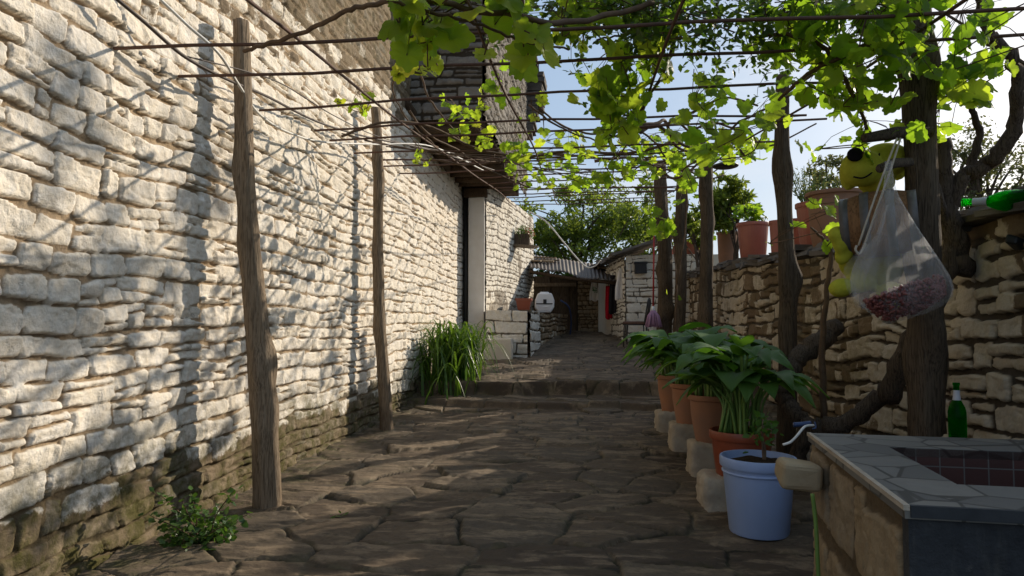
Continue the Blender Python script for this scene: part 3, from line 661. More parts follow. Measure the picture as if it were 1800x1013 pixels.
# ------------------------------------------------------------------ stone trough table, front right
TZ = .75
T0 = P(1590, 889, z=TZ); T1 = P(1420, 761, z=TZ)
TA = math.atan2(-(T1 - T0).x, (T1 - T0).y)    # rotation about z of its local +y axis
trough = empty('stone_trough', (T0.x, T0.y, 0), 'stone wash trough with crazy paving rim, dark render front and red tiles inside', 'trough')
def trough_build():
    D = (T1 - T0).length; Wd = 1.5; RM = Matrix.Rotation(TA, 3, 'Z')
    L = lambda x, y, z: Vector((T0.x, T0.y, 0)) + RM @ Vector((x, y, z))
    def loc_obj(o):    # give textures a local frame
        return o
    def quadbox(x0, x1, y0, y1, z0, z1):
        return [L(x0, y0, z0), L(x1, y0, z0), L(x1, y1, z0), L(x0, y1, z0), L(x0, y0, z1), L(x1, y0, z1), L(x1, y1, z1), L(x0, y1, z1)], [(0, 3, 2, 1), (4, 5, 6, 7), (0, 1, 5, 4), (1, 2, 6, 5), (2, 3, 7, 6), (3, 0, 4, 7)]
    ri = P(1570, 786, z=TZ); rn_ = P(1672, 851, z=TZ); RI = RM.inverted()
    li = RI @ Vector((ri.x - T0.x, ri.y - T0.y, 0)); ln = RI @ Vector((rn_.x - T0.x, rn_.y - T0.y, 0))
    x0 = (li.x + ln.x) / 2; y0, y1 = ln.y, li.y
    # rim as four strips of paving
    b = MB(); t = .035
    for bx in ((0, x0, 0, D), (x0, Wd, 0, y0), (x0, Wd, y1, D)):
        v, f = quadbox(bx[0], bx[1], bx[2], bx[3], TZ - t, TZ); b.add(v, f)
    o = b.build('rim', M['paving_top'], trough, False)
    b = MB(); v, f = quadbox(-.004, .012, -.004, D, TZ - .012, TZ + .003); b.add(v, f); b.build('edging', M['block'], trough, False)
    b = MB(); v, f = quadbox(.014, Wd, -.006, .008, TZ - .03, TZ + .002); b.add(v, f); b.build('front_edging', M['concrete'], trough, False)
    # body
    P0 = L(.03, D, 0); P1 = L(.03, .03, 0)
    wall_face('side_wall', (P0.x, P0.y), (P1.x, P1.y), -.05, TZ - t, M['wall_trough'], trough, 71, ds=.008, dz=.008, paint=lambda s, z, rn: sstep(.38, .5, z + .12 * (fbm(s * 3, z * 3, 3, 2) - .5)) * 0 + .15, h=(.26, .36), wd=(.25, .45), depth=.02, split=0, gap=.012, warp=.03, rnd_depth=.012)
    b = MB(); v, f = quadbox(.012, Wd, .012, .06, -.05, TZ - t); b.add(v, f); b.build('front_wall', M['stained_render'], trough, False)
    b = MB()
    for bx in ((.06, x0 - .012, .06, D - .01), (x0, Wd, .062, y0 - .012), (x0, Wd, y1 + .012, D - .01)):
        v, f = quadbox(bx[0], bx[1], bx[2], bx[3], -.05, TZ - t - .002); b.add(v, f)
    b.build('body', M['concrete'], trough, False)
    b = MB(); zb = TZ - .30
    b.add([L(x0, y1, zb), L(Wd, y1, zb), L(Wd, y1, TZ - .003), L(x0, y1, TZ - .003)], [(0, 1, 2, 3)])
    o = b.build('basin_tiles', M['tiles'], trough, False)
    # bring tile texture into the trough's own axes
    o.matrix_parent_inverse = Matrix.Identity(4)
    o.rotation_euler = (0, 0, TA)
    for vv in o.data.vertices:
        wv = Vector(vv.co) - Vector((T0.x, T0.y, 0)); vv.co = RI @ wv
    b = MB(); b.add([L(x0, y0, zb), L(Wd, y0, zb), L(Wd, y1, zb), L(x0, y1, zb)], [(0, 1, 2, 3)]); b.add([L(x0, y0, zb), L(x0, y1, zb), L(x0, y1, TZ - .003), L(x0, y0, TZ - .003)], [(0, 1, 2, 3)]); b.add([L(x0, y0, zb), L(Wd, y0, zb), L(Wd, y0, TZ - .003), L(x0, y0, TZ - .003)], [(3, 2, 1, 0)])
    b.build('basin', M['concrete'], trough, False)
    # spout stone jutting from the far end of the side
    b = MB(); c = P(1402, 832, d=2.85); b.box(c, (.16, .20, .10), rot=Euler((0, .12, TA)).to_matrix(), jit=.016); bevel(b.build('spout_stone', M['spout'], trough, False), .025, 3)
M['wall_trough'] = stone_mat('sandstone_blocks', [(.1, (.24, .17, .10)), (.5, (.36, .27, .165)), (.9, (.32, .25, .17))], (.4, .33, .25), (.16, .115, .07), bump=.4)
trough_build()
hose = MB(); hose.tube(smooth_path([P(1428, 868, d=2.62), P(1434, 920, d=2.6), P(1437, 980, d=2.58), P(1440, 1040, d=2.56)]), .008, 8)
tag(hose.build('garden_hose', M['stem_green']), 'thin green hose hanging down the side of the stone trough', 'hose')

# ------------------------------------------------------------------ pergola
perg = empty('pergola', (-.2, 8, 0), 'grape pergola of rough wooden posts and rusty iron rods over the path', 'pergola')
def tz(y): return 2.32 + .1 * y
def post(bx, by, top_px, r0, r1, mat, knots=5, bend=.03, zb=None, n=22):
    zb_ = ground_z(bx, by) - .15 if zb is None else zb
    tp = top_px; b = MB(); base = Vector((bx, by, zb_)); pts = []; rs = []
    ph = random.uniform(0, 6)
    ks = [(random.uniform(.15, .95), random.uniform(0, 6.28), random.uniform(.2, .6)) for _ in range(knots)]
    N = 60; vs = []; fs = []
    for i in range(N):
        t = i / (N - 1); p = base.lerp(tp, t) + Vector((bend * math.sin(t * 5 + ph), bend * .7 * math.sin(t * 4 + ph * 2), 0)) * (1 - t) * t * 3
        r = r0 + (r1 - r0) * t ** .8
        for k in range(n):
            a = 2 * math.pi * k / n
            q = r * (1 + .07 * math.sin(2 * a + ph + t * 3) + .06 * math.sin(5 * a + ph * 2 + t * 6) + .05 * math.sin(9 * a + t * 5) + .10 * (vn(np.array([t * 11.0]), np.array([ph + math.cos(a)]), 3)[0] - .5) + .03 * random.uniform(-1, 1))
            for kt, ka, kh in ks:
                da = (a - ka + math.pi) % (2 * math.pi) - math.pi
                q += r * kh * math.exp(-(((t - kt) * 26) ** 2) - (da * 1.6) ** 2)
            vs.append(p + Vector((math.cos(a) * q, math.sin(a) * q, 0)))
    for i in range(N - 1):
        for k in range(n):
            a = i * n + k; c = i * n + (k + 1) % n; fs.append((a, c, c + n, a + n))
    fs.append(tuple((N - 1) * n + k for k in range(n)))
    b.add(vs, fs); return b.build('post', mat, perg)
def base_at(px, py, d): p = P(px, py, d=d); return p.x, p.y
random.seed(21)
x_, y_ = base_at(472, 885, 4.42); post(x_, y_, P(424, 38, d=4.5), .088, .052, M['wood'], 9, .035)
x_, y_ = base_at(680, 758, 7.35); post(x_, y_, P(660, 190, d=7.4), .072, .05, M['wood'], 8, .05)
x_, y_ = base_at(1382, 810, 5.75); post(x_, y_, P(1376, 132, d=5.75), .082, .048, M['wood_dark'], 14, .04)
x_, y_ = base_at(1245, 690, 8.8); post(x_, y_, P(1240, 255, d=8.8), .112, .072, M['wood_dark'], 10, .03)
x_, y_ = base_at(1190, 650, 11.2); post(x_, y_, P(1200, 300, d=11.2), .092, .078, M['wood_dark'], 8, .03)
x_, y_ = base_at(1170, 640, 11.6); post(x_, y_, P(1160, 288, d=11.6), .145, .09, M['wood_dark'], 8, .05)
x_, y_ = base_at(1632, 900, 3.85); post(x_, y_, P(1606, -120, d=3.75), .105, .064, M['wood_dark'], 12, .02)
# pegs on the big post
for (a, b_, d0, d1, r_) in (((1635, 232), (1520, 243), 3.72, 3.55, .032), ((1600, 285), (1545, 297), 3.66, 3.5, .026)):
    q = MB(); A = P(*a, d=d0); B_ = P(*b_, d=d1); q.tube([A, A.lerp(B_, .5) + Vector((0, 0, .012)), B_], [r_ * .9, r_, r_ * .8], 8, wob=.25); q.build('peg', M['bark'], perg)
rodY = [3.2, 3.75, 4.72, 5.55, 6.05, 6.85, 7.4, 7.95, 8.7, 9.4, 10.2, 10.8, 11.4, 12.1, 12.9, 13.8, 14.8]
random.seed(4)
for i, y in enumerate(rodY):
    b = MB(); xr = random.uniform(1.45, 2.1) if i > 1 else 2.6; xl = -2.36 if i < 2 or i > 7 else random.uniform(-2.35, -2.2)
    if y > 9: xl = -1.4 if y < 15 else -1.9
    pts = []; n = 13; dy = random.uniform(-.12, .12); dz = random.uniform(-.02, .06); am = random.uniform(-.04, .04)
    for k in range(n):
        t = k / (n - 1); pts.append((xl + (xr - xl) * t, y + dy * t + .015 * math.sin(t * 9 + i), tz(y) + dz * t + am * math.sin(t * 3.1) + .006 * math.sin(t * 23 + i)))
    b.tube(pts, .0095 if y < 9 else .010, 8); b.build('rod', M['rust'], perg)
for x in (-1.38, -.46, .45, 1.6):
    b = MB(); pts = [(x + .02 * math.sin(y * 1.3 + x), y, tz(y) - .022 + .02 * math.sin(y * .9 + x)) for y in np.linspace(1.6, 14.8, 40)]
    b.tube(pts, .0085, 8); b.build('rod', M['rust'], perg)

# ------------------------------------------------------------------ leaves
def grape_outline():
    # five lobes with teeth; unit length, stalk at origin, tip along +y
    ctrl = [(0, -.0), (.13, -.15), (.32, -.15), (.45, -.01), (.53, .10), (.47, .22), (.56, .36), (.51, .51), (.41, .54), (.37, .62), (.28, .79), (.13, .88), (0, 1.0)]
    pts = []
    for i in range(len(ctrl) - 1):
        a = Vector((*ctrl[i], 0)); c = Vector((*ctrl[i + 1], 0)); pts.append(a)
        m = a.lerp(c, .5); n = Vector((c.y - a.y, -(c.x - a.x), 0)).normalized() * .034; pts.append(m + n * (1 if i % 2 else -1))
    pts.append(Vector((0, 1, 0)))
    left = [Vector((-p.x, p.y, 0)) for p in reversed(pts[1:-1])]
    return pts + left
GO = grape_outline()
def grape_leaf(mb, c, size, nrm, tip, tint, rg):
    nrm = nrm.normalized(); tip = (tip - nrm * tip.dot(nrm)); tip = tip.normalized() if tip.length > 1e-4 else nrm.orthogonal().normalized(); sx = tip.cross(nrm)
    cup = rg.uniform(-.5, .35); fold = rg.uniform(-.1, .5); ph = rg.uniform(0, 6); wx = rg.uniform(.9, 1.15)
    def w_(x, y):
        z = fold * abs(x) * .7 + cup * (x * x + (y - .4) ** 2) + .05 * math.sin(9 * x + ph) + .05 * math.sin(8 * y + ph)
        return c + (sx * x * wx + tip * (y - .35) + nrm * z) * size
    vs = [w_(0, .36)] + [w_(0, .04), w_(0, .66)] + [w_(p.x * .55, .3 + (p.y - .3) * .55) for p in GO] + [w_(p.x, p.y) for p in GO]
    n = len(GO); fs = []
    for k in range(n):
        k2 = (k + 1) % n; fs.append((0, 3 + k, 3 + k2)); fs.append((3 + k, 3 + n + k, 3 + n + k2, 3 + k2))
    mb.add(vs, fs, tint)
def cluster(mb, cb, px, py, sx, sy, d, n, size, tint=(.2, .9), dd=.35, rg=random, droop=.5):
    c0 = P(px, py, d=d); k = d / 1200
    rt = CM @ Vector((1, 0, 0)); up = CM @ Vector((0, 1, 0)); fw = CM @ Vector((0, 0, -1))
    pts = []
    for _ in range(n):
        a, b_, e = rg.gauss(0, .6), rg.gauss(0, .6), rg.gauss(0, .6)
        p = c0 + rt * max(-1.2, min(1.2, a)) * sx * k + up * max(-1.2, min(1.2, b_)) * sy * k + fw * e * dd
        s = size * rg.uniform(.55, 1.15)
        nr = Vector((rg.gauss(.1, .5), rg.gauss(-.5, .5), rg.gauss(.35, .4))); tp = Vector((rg.gauss(0, .6), rg.gauss(0, .6), -droop + rg.gauss(0, .35)))
        tt = rg.uniform(*tint)
        grape_leaf(mb, p, s, nr, tp, tt, rg); pts.append(p)
    # a shoot running through the cluster
    if cb is not None and len(pts) > 2:
        pts.sort(key=lambda q: q.z); sub = pts[::max(1, len(pts) // 4)]
        top = c0 + up * sy * k * 1.1; sub.append(top + Vector((rg.uniform(-.1, .1), rg.uniform(-.1, .1), .02)))
        cb.tube(smooth_path(sub, 4), .0035, 5)
        for q in pts[::2]:
            cb.tube([q, q.lerp(top, .25) + Vector((0, 0, .03)), q.lerp(top, .6) + Vector((0, 0, .02)), top], .0018, 4)
    return c0
def cane_px(cb, pts, r0, r1, wob=.25, jit=.0):
    pp = smooth_path([P(a, b_, d=d) for a, b_, d in pts], 6)
    pp = [p + Vector([random.uniform(-jit, jit) for _ in range(3)]) for p in pp]
    cb.tube(pp, lerp_r(r0, r1, len(pp)), 7, wob=wob)
def vine(label, loc, clusters, canes, trunks=(), seed=1, cat='grapevine'):
    rg = random.Random(seed); random.seed(seed)
    root = empty('grapevine', loc, label, 'grapevine')
    lb, cb, tb = MB(), MB(), MB()
    for c in clusters:
        c = list(c); c[5] = max(2, round(c[5] * (.72 if c[5] > 24 else .9))); cb = MB(); cluster(lb, cb, *c[:7], tint=c[7] if len(c) > 7 else (.15, .85), rg=rg)
        if cb.v: cb.build('shoot', M['cane'], root)
    for pts, r0, r1 in canes: k = MB(); cane_px(k, pts, r0, r1, jit=.006); k.build('cane', M['cane'], root)
    for i, (pts, r0, r1) in enumerate(trunks): k = MB(); cane_px(k, pts, r0, r1, .35, .012); k.build('trunk' if i == 0 else 'limb', M['bark'], root)
    lb.build('foliage', M['grape'], root); 
    return root
YL = (.5, .97); LG = (.3, .82); MG = (.22, .85); DK = (.1, .65)
vine('near grapevine with large lime leaves hanging from the first rods before the upper storey', (-.6, 2.9, 2.5),
     [(738, 42, 42, 46, 2.8, 15, .16, (.5, .95)), (800, 28, 50, 34, 2.9, 13, .15, (.5, .95)), (755, 110, 15, 20, 3.2, 3, .10, YL), (880, 40, 46, 32, 3.0, 11, .14, LG), (935, 70, 28, 22, 3.0, 7, .14, LG), (860, 5, 60, 12, 2.9, 7, .14, LG),
      (735, 90, 22, 22, 3.5, 7, .085, YL), (712, 122, 22, 14, 3.5, 7, .085, (.85, 1)), (690, 15, 20, 20, 2.7, 4, .13, LG)],
     [([(430, 90, 3.4), (480, 75, 3.3), (540, 55, 3.2), (600, 25, 3.0), (660, 5, 2.9), (760, 0, 2.8), (830, 20, 2.8), (900, 25, 2.85), (980, 40, 3.0), (1060, 30, 3.2), (1150, 5, 3.3)], .010, .014),
      ([(690, 0, 2.6), (740, 20, 2.7), (800, 30, 2.8), (870, 55, 2.9), (930, 75, 3.0), (1000, 85, 3.3)], .008, .005)], seed=31)
vine('middle grapevine with broad green leaves hanging in a curtain against the sky', (.6, 4, 2.8),
     [(1040, 40, 45, 50, 3.6, 20, .14, MG), (1085, 125, 55, 40, 4.2, 30, .14, MG), (1060, 165, 40, 45, 4.2, 20, .15, LG), (1105, 195, 45, 35, 4.4, 22, .13, MG), (1150, 60, 50, 45, 3.8, 26, .12, MG), (1000, 20, 30, 30, 3.5, 8, .12, LG),
      (955, 200, 14, 16, 5.2, 5, .09, YL), (1075, 230, 30, 20, 4.6, 8, .12, MG), (1150, 130, 30, 40, 4.2, 10, .11, LG)],
     [([(1200, 20, 3.6), (1150, 40, 3.7), (1100, 60, 3.9), (1050, 70, 4)], .008, .006), ([(1190, 60, 4.2), (1165, 130, 4.4), (1140, 170, 4.5), (1090, 250, 5)], .012, .008), ([(930, 185, 5.5), (970, 215, 5.6), (1010, 235, 5.8), (1060, 250, 6)], .009, .007)], seed=32)
vine('grapevine with leafy shoots topping the slim dark post between the pots', (1.6, 5.6, 2.9),
     [(1238, 165, 16, 36, 5.0, 17, .13, LG), (1240, 225, 38, 38, 5.2, 30, .14, MG), (1342, 215, 24, 30, 5.0, 14, .13, LG), (1205, 290, 34, 28, 6.5, 18, .13, MG), (1376, 112, 10, 22, 5.5, 7, .11, LG), (1270, 255, 30, 20, 5.5, 10, .12, YL)],
     [([(1200, 300, 6), (1245, 265, 5.6), (1300, 215, 5.3), (1370, 180, 5.3), (1440, 120, 4.6), (1500, 60, 4)], .007, .012), ([(1260, 280, 5.6), (1320, 270, 5.3), (1345, 225, 5.1)], .006, .004)], seed=33)
vine('dense dark grapevine canopy climbing round the big post above the bag', (2, 3.8, 2.6),
     [(1440, 55, 70, 50, 3.5, 70, .105, DK), (1530, 70, 70, 55, 3.3, 64, .11, MG), (1500, 180, 45, 40, 3.6, 24, .12, MG), (1525, 245, 55, 30, 3.75, 26, .12, LG), (1690, 80, 40, 55, 3.5, 44, .11, DK), (1700, 170, 34, 40, 3.6, 22, .12, LG), (1652, 240, 14, 44, 3.95, 10, .12, LG),
      (1470, 130, 50, 40, 3.6, 30, .11, MG), (1590, 30, 60, 40, 3.4, 30, .11, DK), (1570, 130, 40, 60, 3.55, 22, .12, MG), (1725, 130, 20, 30, 3.6, 8, .11, YL), (1380, 60, 50, 40, 3.7, 26, .10, DK), (1500, 20, 110, 30, 3.5, 60, .10, DK)],
     [([(1340, 60, 3.7), (1430, 70, 3.6), (1480, 130, 3.6), (1510, 190, 3.7), (1530, 240, 3.8)], .012, .009), ([(1610, 0, 3.5), (1560, 60, 3.5), (1500, 90, 3.5), (1420, 130, 3.7), (1370, 175, 4)], .014, .01), ([(1400, 100, 3.7), (1470, 110, 3.6), (1540, 60, 3.5)], .011, .008)],
     [([(1560, 700, 4.45), (1600, 610, 4.3), (1648, 520, 4.25), (1672, 440, 4.25), (1668, 380, 4.25), (1690, 315, 4.2), (1740, 285, 4.1), (1780, 230, 4), (1790, 150, 3.9), (1770, 90, 3.85), (1738, 65, 3.8), (1725, 20, 3.75), (1712, -60, 3.7)], .07, .022),
      ([(1690, 480, 4.25), (1676, 420, 4.25), (1660, 330, 4.22), (1658, 246, 4.2)], .08, .045),
      ([(1692, 318, 4.2), (1722, 240, 4.15), (1700, 170, 4.05), (1690, 120, 4)], .026, .012),
      ([(1632, 300, 4.1), (1655, 370, 4.2), (1668, 420, 4.25)], .03, .03)], seed=34)
vine('far grapevine with yellowish young leaves tangled on the rods under the overhang', (-.4, 7.5, 3),
     [(630, 185, 14, 22, 5.5, 8, .10, YL), (600, 188, 12, 6, 5.5, 3, .07, (.9, 1)), (800, 198, 32, 14, 6.4, 14, .105, LG), (880, 165, 26, 22, 6.0, 12, .105, LG), (845, 175, 14, 14, 6.0, 4, .1, YL), (905, 265, 24, 34, 6.8, 22, .12, LG), (835, 240, 55, 16, 6.8, 26, .10, YL), (730, 265, 14, 16, 6.2, 8, .08, YL),
      (1000, 250, 45, 22, 7, 26, .10, YL), (1090, 290, 60, 22, 7.3, 40, .12, LG), (1035, 320, 34, 18, 7.6, 24, .12, LG), (1150, 255, 55, 18, 7.3, 30, .10, MG), (970, 290, 40, 22, 8.2, 30, .11, MG), (1060, 325, 12, 10, 7.3, 2, .2, LG), (1110, 240, 40, 15, 6.6, 16, .09, YL), (945, 320, 40, 14, 9, 20, .11, MG)],
     [([(600, 240, 6), (680, 215, 6.1), (760, 225, 6.5), (840, 262, 7), (920, 275, 7.3), (1010, 265, 7.4), (1100, 270, 7.4), (1200, 245, 7)], .012, .016),
      ([(760, 280, 7.5), (830, 290, 7.6), (900, 280, 7.7), (980, 272, 7.7), (1080, 280, 7.6)], .012, .012),
      ([(720, 195, 6.6), (750, 235, 6.8), (800, 262, 7.2), (860, 300, 7.6), (930, 330, 8)], .012, .01),
      ([(740, 130, 6.6), (755, 175, 6.6), (790, 220, 6.8), (810, 250, 7)], .01, .009),
      ([(700, 130, 6), (690, 160, 6.2), (720, 215, 6.4), (770, 260, 6.9)], .007, .008),
      ([(950, 190, 6.6), (985, 220, 6.8), (1040, 235, 7), (1110, 230, 7)], .01, .012),
      ([(1100, 190, 6.6), (1120, 225, 6.8), (1150, 250, 7), (1180, 290, 7.3)], .012, .01)]
     + [([(600 + 40 * k, 235 + 8 * k + 4 * (k % 3), 6.2 + .15 * k), (720 + 30 * k, 262 + 4 * k, 6.8 + .15 * k), (850 + 20 * k, 268 + 6 * k, 7.2 + .12 * k), (1000 + 15 * k, 270 + 10 * k, 7.6 + .12 * k)], .006, .005) for k in range(7)], seed=35)
rt_ = random.Random(77); C2 = []
for k in range(13):
    x0, y0 = rt_.uniform(.2, 1.3), rt_.uniform(6, 10.5); pts = []
    a = rt_.uniform(-.5, .9); 
    for t in range(5): pts.append(Vector((x0 + t * .33 * math.cos(a) + rt_.uniform(-.1, .1), y0 + t * .33 * math.sin(a) + rt_.uniform(-.1, .1), tz(y0) + .06 + rt_.uniform(-.08, .22))))
    C2.append((pts, rt_.uniform(.010, .026)))
v5 = vine('brown tangle of bare canes and leaves over the rods between the far posts', (1.2, 8, 3),
     [(1120, 262, 60, 16, 8.0, 26, .11, MG), (1190, 262, 40, 18, 8.2, 22, .12, MG), (1270, 262, 36, 14, 8.6, 12, .12, LG), (1100, 310, 40, 14, 9.6, 16, .12, MG), (1290, 258, 46, 12, 6.9, 20, .13, MG), (1335, 262, 30, 14, 7.4, 12, .12, MG)], [], seed=38)
for pts, r0 in C2:
    k = MB(); k.tube(smooth_path(pts, 5), lerp_r(r0, r0 * .6, 21), 7, wob=.25); k.build('cane', M['cane'], v5)
vine('young grapevine shoot on the far dark posts beside the mop', (1.4, 10.5, 1),
     [(1165, 390, 16, 22, 10.6, 14, .16, LG), (1180, 405, 16, 10, 10.6, 6, .14, LG), (1205, 318, 16, 30, 10.2, 16, .14, MG), (1193, 300, 14, 16, 10, 6, .13, LG), (1192, 510, 5, 12, 10.6, 2, .12, MG)],
     [([(1186, 600, 10.7), (1190, 500, 10.7), (1180, 420, 10.7), (1160, 380, 10.7)], .012, .007), ([(1190, 500, 10.7), (1205, 400, 10.5), (1207, 310, 10.2)], .012, .008)], seed=36)
vine('thin young vine cane with pale leaves on a stake beside the bag', (1.8, 4.9, 1),
     [(1432, 405, 18, 24, 4.9, 6, .10, LG), (1440, 365, 12, 14, 4.9, 3, .08, LG)],
     [([(1448, 735, 4.95), (1446, 600, 4.95), (1455, 500, 4.9), (1462, 440, 4.9), (1440, 415, 4.9), (1425, 400, 4.9)], .026, .006)], seed=37)
# old gnarled trunk by the posts
random.seed(12); b = MB()
cane_px(b, [(1470, 575, 5.3), (1430, 610, 5.2), (1392, 645, 5.15), (1378, 685, 5.05), (1392, 722, 4.95), (1425, 748, 4.85), (1475, 748, 4.7), (1530, 716, 4.55), (1570, 670, 4.42), (1600, 600, 4.35)], .075, .05, .4, .015)
cane_px(b, [(1425, 748, 4.85), (1405, 790, 4.9), (1400, 830, 4.95)], .06, .07, .4, .01)
t = b.build('vine_trunk', M['bark']); tag(t, 'gnarled old vine trunk looping low in front of the right wall', 'vine trunk')

def small_leaf(mb, c, size, nrm, tip, tint, asp=.5):
    nrm = nrm.normalized(); tip = tip - nrm * tip.dot(nrm); tip = tip.normalized() if tip.length > 1e-4 else nrm.orthogonal().normalized(); sx = tip.cross(nrm) * asp
    vs = [c, c + (tip * .35 + sx * .5 + nrm * .06) * size, c + (tip * .75 + sx * .36 + nrm * .04) * size, c + tip * size * 1.05, c + (tip * .75 - sx * .36 + nrm * .04) * size, c + (tip * .35 - sx * .5 + nrm * .06) * size]
    mb.add(vs, [(0, 1, 2, 3), (0, 3, 4, 5)], tint)
def rv(rg): return Vector((rg.gauss(0, 1), rg.gauss(0, 1), rg.gauss(0, 1)))
# small-leaved climber over the near rods
def climber():
    rg = random.Random(8); root = empty('climbing_plant', P(1240, 60, d=3.9), 'dark small-leaved climber matted over the rods at the top right', 'climber')
    lb, cb = MB(), MB(); random.seed(8)
    for _ in range(80):
        px = rg.uniform(1010, 1440); d = rg.uniform(3.3, 4.6); py0 = rg.uniform(-50, 62)
        p = P(px, py0, d=d); pts = [p]; dr = Vector((rg.uniform(-1, 1), rg.uniform(-.5, .5), rg.uniform(-.25, .05))).normalized()
        for k in range(9):
            dr = (dr + rv(rg) * .28 + Vector((0, 0, -.05))).normalized(); p = p + dr * .075; 
            if p.z < P(1240, 105, d=4).z: p.z += .06
            pts.append(p.copy())
        cb.tube(pts, lerp_r(.004, .0015, len(pts)), 5)
        for q in pts:
            for _k in range(rg.randint(4, 7)):
                small_leaf(lb, q + rv(rg) * .035, rg.uniform(.035, .06), rv(rg) * .6 + Vector((0, -.3, .7)), rv(rg) + Vector((0, 0, -.5)), rg.random(), .55)
    lb.build('foliage', M['small_leaf'], root); cb.build('stem', M['cane'], root)
climber()

# ------------------------------------------------------------------ trees and bushes
def tree(name, label, base, height, crown_c, crown_r, nclump, per, leaf, mat, seed, trunk_r=.12, asp=.45, limbs=9, cat='tree', group=None):
    rg = random.Random(seed); root = empty(name, base, label, cat, group)
    tb, lb = MB(), MB(); base = Vector(base); cc = Vector(crown_c); cr_ = Vector(crown_r)
    top = cc + Vector((0, 0, cr_.z * .3)); random.seed(seed)
    tb.tube(smooth_path([base, base.lerp(top, .35) + Vector((rg.uniform(-.2, .2), rg.uniform(-.2, .2), 0)), base.lerp(top, .7) + Vector((rg.uniform(-.2, .2), 0, 0)), top], 5), lerp_r(trunk_r, trunk_r * .25, 16), 8, wob=.2)
    for k in range(nclump):
        v = rv(rg).normalized() * rg.random() ** .42
        c = cc + Vector((v.x * cr_.x, v.y * cr_.y, v.z * cr_.z)); rr = rg.uniform(.16, .34) * min(cr_.x, cr_.z)
        if k % max(1, nclump // limbs) == 0 or rg.random() < .25:
            s0 = base.lerp(top, rg.uniform(.35, .85)); mid = s0.lerp(c, .5) + Vector((rg.uniform(-.2, .2), rg.uniform(-.2, .2), rg.uniform(0, .25)))
            tb.tube(smooth_path([s0, mid, c], 4), lerp_r(trunk_r * .32, trunk_r * .06, 9), 6)
        ct = rg.uniform(-.2, .2); el = Vector((rg.uniform(.7, 1.5), rg.uniform(.7, 1.5), rg.uniform(.5, .9)))
        for _ in range(per):
            q = rv(rg).normalized() * rg.random() ** .5 * rr; q = Vector((q.x * el.x, q.y * el.y, q.z * el.z))
            small_leaf(lb, c + q, leaf * rg.uniform(.6, 1.3), rv(rg) * .8 + Vector((0, 0, .6)), rv(rg) + Vector((0, 0, -.3)), max(0, min(1, .5 + ct + rg.gauss(0, .25))), asp)
    tb.build('trunk', M['bark'], root); lb.build('crown', mat, root); return root
def tree_px(name, label, px, py, wpx, hpx, d, zb, nclump, per, leaf, mat, seed, **k):
    c = P(px, py, d=d); s = d / 1200
    return tree(name, label, (c.x + .3, c.y, zb), 0, c, (wpx * s / 2, wpx * s / 2 * .8, hpx * s / 2), nclump, per, leaf, mat, seed, **k)
tree_px('fruit_tree', 'bright green leafy tree rising behind the lean-to roof', 1010, 405, 230, 160, 24, .8, 90, 110, .15, M['tree_leaf'], 41, trunk_r=.18)
tree_px('fruit_tree', 'leafy green tree behind the shed roof and the two far posts', 1120, 390, 150, 150, 26, .8, 60, 100, .15, M['tree_leaf'], 42, trunk_r=.16)
tree_px('shrub', 'dark leafy shrub under the lean-to seen past the white box', 965, 475, 120, 60, 22.5, .8, 26, 90, .13, M['small_leaf'], 43, trunk_r=.06, cat='shrub')
tree_px('shrub', 'bushy green shrub with lance leaves behind the wall-top pots', 1275, 365, 90, 120, 12.2, 1.7, 40, 60, .12, M['tree_leaf'], 44, trunk_r=.05, asp=.35, cat='shrub')
tree_px('olive_tree', 'thin grey-green tree on the skyline right of the big post', 1715, 300, 190, 170, 13, 1.6, 60, 70, .085, M['olive_leaf'], 45, trunk_r=.12)
tree_px('olive_tree', 'small feathery tree showing left of the yellow plush dog', 1455, 325, 90, 100, 13, 1.6, 26, 60, .085, M['olive_leaf'], 46, trunk_r=.08)
tree_px('shrub', 'green shrub between the far posts above the wall', 1215, 400, 70, 70, 14.5, 1.8, 24, 60, .12, M['tree_leaf'], 47, trunk_r=.05, cat='shrub')

tree('added_shade_tree', 'added tall loose tree shading the left wall, leafy branch ends reaching in at the top right corner', (10.2, 12.6, 1.6), 0, (7.6, 11.9, 7.5), (3.0, 2.6, 1.5), 10, 46, .20, M['tree_leaf'], 48, trunk_r=.16, limbs=12)  # added tree, mostly out of view, placed to throw shade on the left wall

